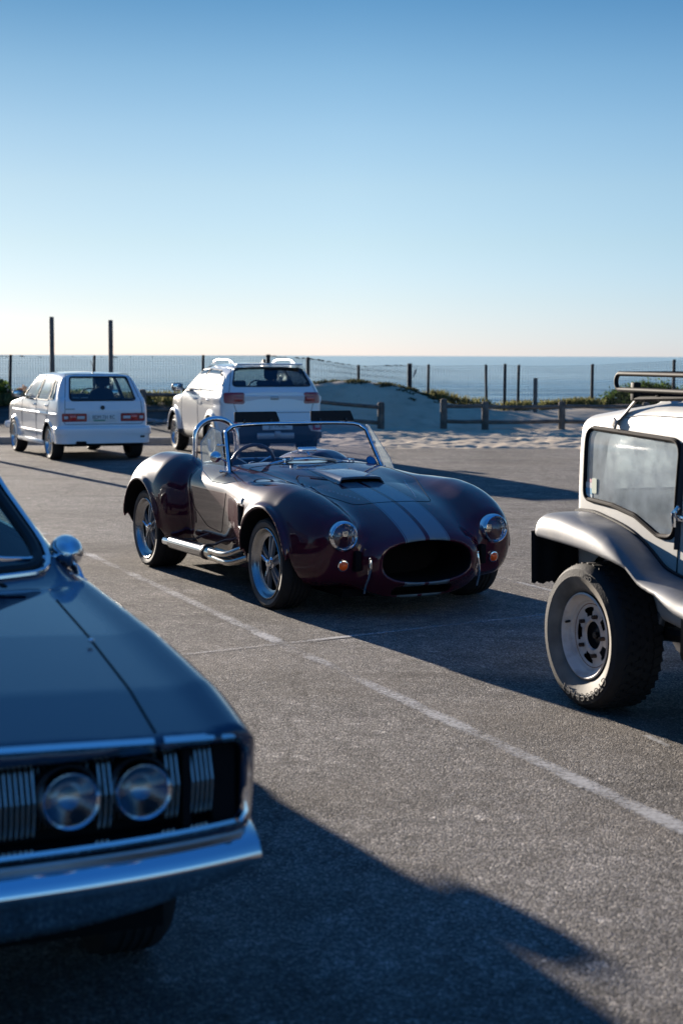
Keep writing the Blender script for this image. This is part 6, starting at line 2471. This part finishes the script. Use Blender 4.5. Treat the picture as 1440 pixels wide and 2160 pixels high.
    rg.box((.95, -.45, .45), (.5, .5, .22), bev=.03)
    rg.build('running_gear', mat('greasy_black', (.012, .012, .012), .5, .3), root)
    sh = MB().tube([(.42, -.58, .66), (.36, -.60, .42)], .022, 10)
    sh.build('shock_absorber', mat('shock_grey', (.10, .12, .14), .4, .5), root)
    MB().box((1.55, 0, .50), (2.4, 1.0, .10)).build('floor_pan', M_MATTE, root)
    MB().box((1.25, -.56, .46), (.95, .20, .18), bev=.03).build('side_tank', M_MATTE, root)
    # cabin
    S.piece(['body', 'door1', 'door-1'], 'cabin_lining', mat('bare_glassfibre', (.40, .42, .42), .85), root, -.02, lambda x, y, z: z > .72)
    MB().box((-.02, 0, .80), (.84, 1.14, .40), bev=.05).build('engine_cover', mat('grey_cover', (.20, .215, .22), .7, var=.2), root)
    for y in (-.28, .28): front_seat(root, .60, y, .56, head=True, m=mat('brown_black_seat', (.035, .030, .026), .6, bump=.2, bscale=90))
    MB().box((1.45, 0, .95), (.22, 1.05, .16), bev=.05).build('dashboard', M_BLACK, root)
    steering(root, 1.15, -.28, 1.0)
    # stickers inside the side window
    p = S.trace([(-.352, 1.005)], 'xz', -1, -.6, 9, False, off=.003)[0]
    y = p[1]
    def stk(cx, cz, w, h, name, col, dy=0.0):
        MB().prism(rpoly([(cx - w / 2, cz - h / 2), (cx + w / 2, cz - h / 2), (cx + w / 2, cz + h / 2), (cx - w / 2, cz + h / 2)], .008, 3), y - .0015 - dy, y - dy, 'xz').build(name, mat(name + '_print', col, .4), root)
    stk(-.305, 1.042, .068, .030, 'sticker_white_band', (.60, .58, .58))
    stk(-.305, 1.012, .070, .030, 'sticker_blue_band', (.08, .32, .50))
    stk(-.305, .988, .070, .018, 'sticker_pale_band', (.52, .60, .62))
    stk(-.305, .972, .066, .020, 'sticker_red_band', (.52, .10, .16))
    stk(-.293, 1.064, .030, .020, 'sticker_pink_cap', (.60, .30, .34))
    stk(-.248, 1.042, .050, .075, 'pale_green_sticker', (.52, .57, .45), .002)
    # roof rack
    RK = mat('rack_paint', (.006, .004, .006), .7, 0, spec=.12, var=.3, vscale=20)
    RK2 = mat('rack_worn_steel', (.014, .011, .010), .65, 0, spec=.15, var=.4, vscale=25)
    rk = empty('roof_rack', (0, 0, 0))
    wm = root.matrix_basis
    rk.location = root.location
    rk.rotation_euler = root.rotation_euler
    tag(rk, 'tubular steel roof rack on square posts on top of the white buggy', 'roof rack')
    def loop(y):
        pts = [(1.55, y, 1.598)]
        pts += [(-.05, y, 1.598)]
        for t in np.linspace(math.pi / 2, 3 * math.pi / 2, 11): pts.append((-.09 + .038 * math.cos(t), y, 1.560 + .038 * math.sin(t)))
        pts += [(-.05, y, 1.522), (1.55, y, 1.522)]
        return pts
    for y in (-.585, .585): MB().tube(loop(y), .0115, 10).build('side_rail', RK2 if y < 0 else RK, rk, ang=70)
    for x, z in ((-.105, 1.598), (1.55, 1.598), (1.55, 1.522)): MB().tube([(x, -.585, z), (x, .585, z)], .0115, 8).build('end_rail', RK, rk)
    for x in np.linspace(.02, 1.45, 7):
        MB().box((x, 0, 1.505), (.038, 1.16, .022), bev=.004).build('slat', RK, rk)
    for x in (.03, .78, 1.40):
        for sg in (-1, 1):
            MB().box((x, sg * .565, 1.515), (.036, .036, .085), bev=.003).build('square_post', RK2, rk)
            MB().box((x, sg * .565, 1.5578), (.026, .026, .002)).build('post_bore', M_MATTE, rk)
            le = MB().tube([(x + .03, sg * .50, 1.485), (x + .005, sg * .570, 1.470), (x - .035, sg * .588, 1.42), (x - .085, sg * .622, 1.355)], .021, 4, flat=.35)
            le.box((x - .085, sg * .628, 1.360), (.040, .012, .042), Matrix.Rotation(.5, 3, 'Y'), .003)
            le.build('rack_leg', mat('rusty_white_leg', (.36, .33, .29), .6, dirt=((.15, .07, .05), 30, .9)), rk)
            MB().tube([(x + .02, sg * .575, 1.478), (x + .62, sg * .575, 1.500)], .012, 4).build('gusset', RK2, rk)
    MB().tube([(.50, .50, 1.53), (.62, .585, 1.60)], .010, 6).build('diagonal_stay', RK2, rk)
    return root


buggy = build_buggy()
# ------------------------------------------------------------ a larger car parked beyond the coupe, just out of the picture; its long shadow lies across the foreground
car2 = copy_tree(suv)
car2.location = (-4.71, 11.92, 0)
car2.rotation_euler = (0, 0, math.atan2(-.8713, .4907))
car2.scale = (1.08, 1.04, 1.22)
for ch in car2.children:
    if ch.name.startswith('door_mirror'):
        ch.location.y = -.11 if ch.data.vertices[0].co.y > 0 else .11
tag(car2, 'large sport utility car, parked outside the left edge of the picture behind the blue coupe')
# a second car of the same make stands out of the picture to the left; it throws the long shadow in the foreground
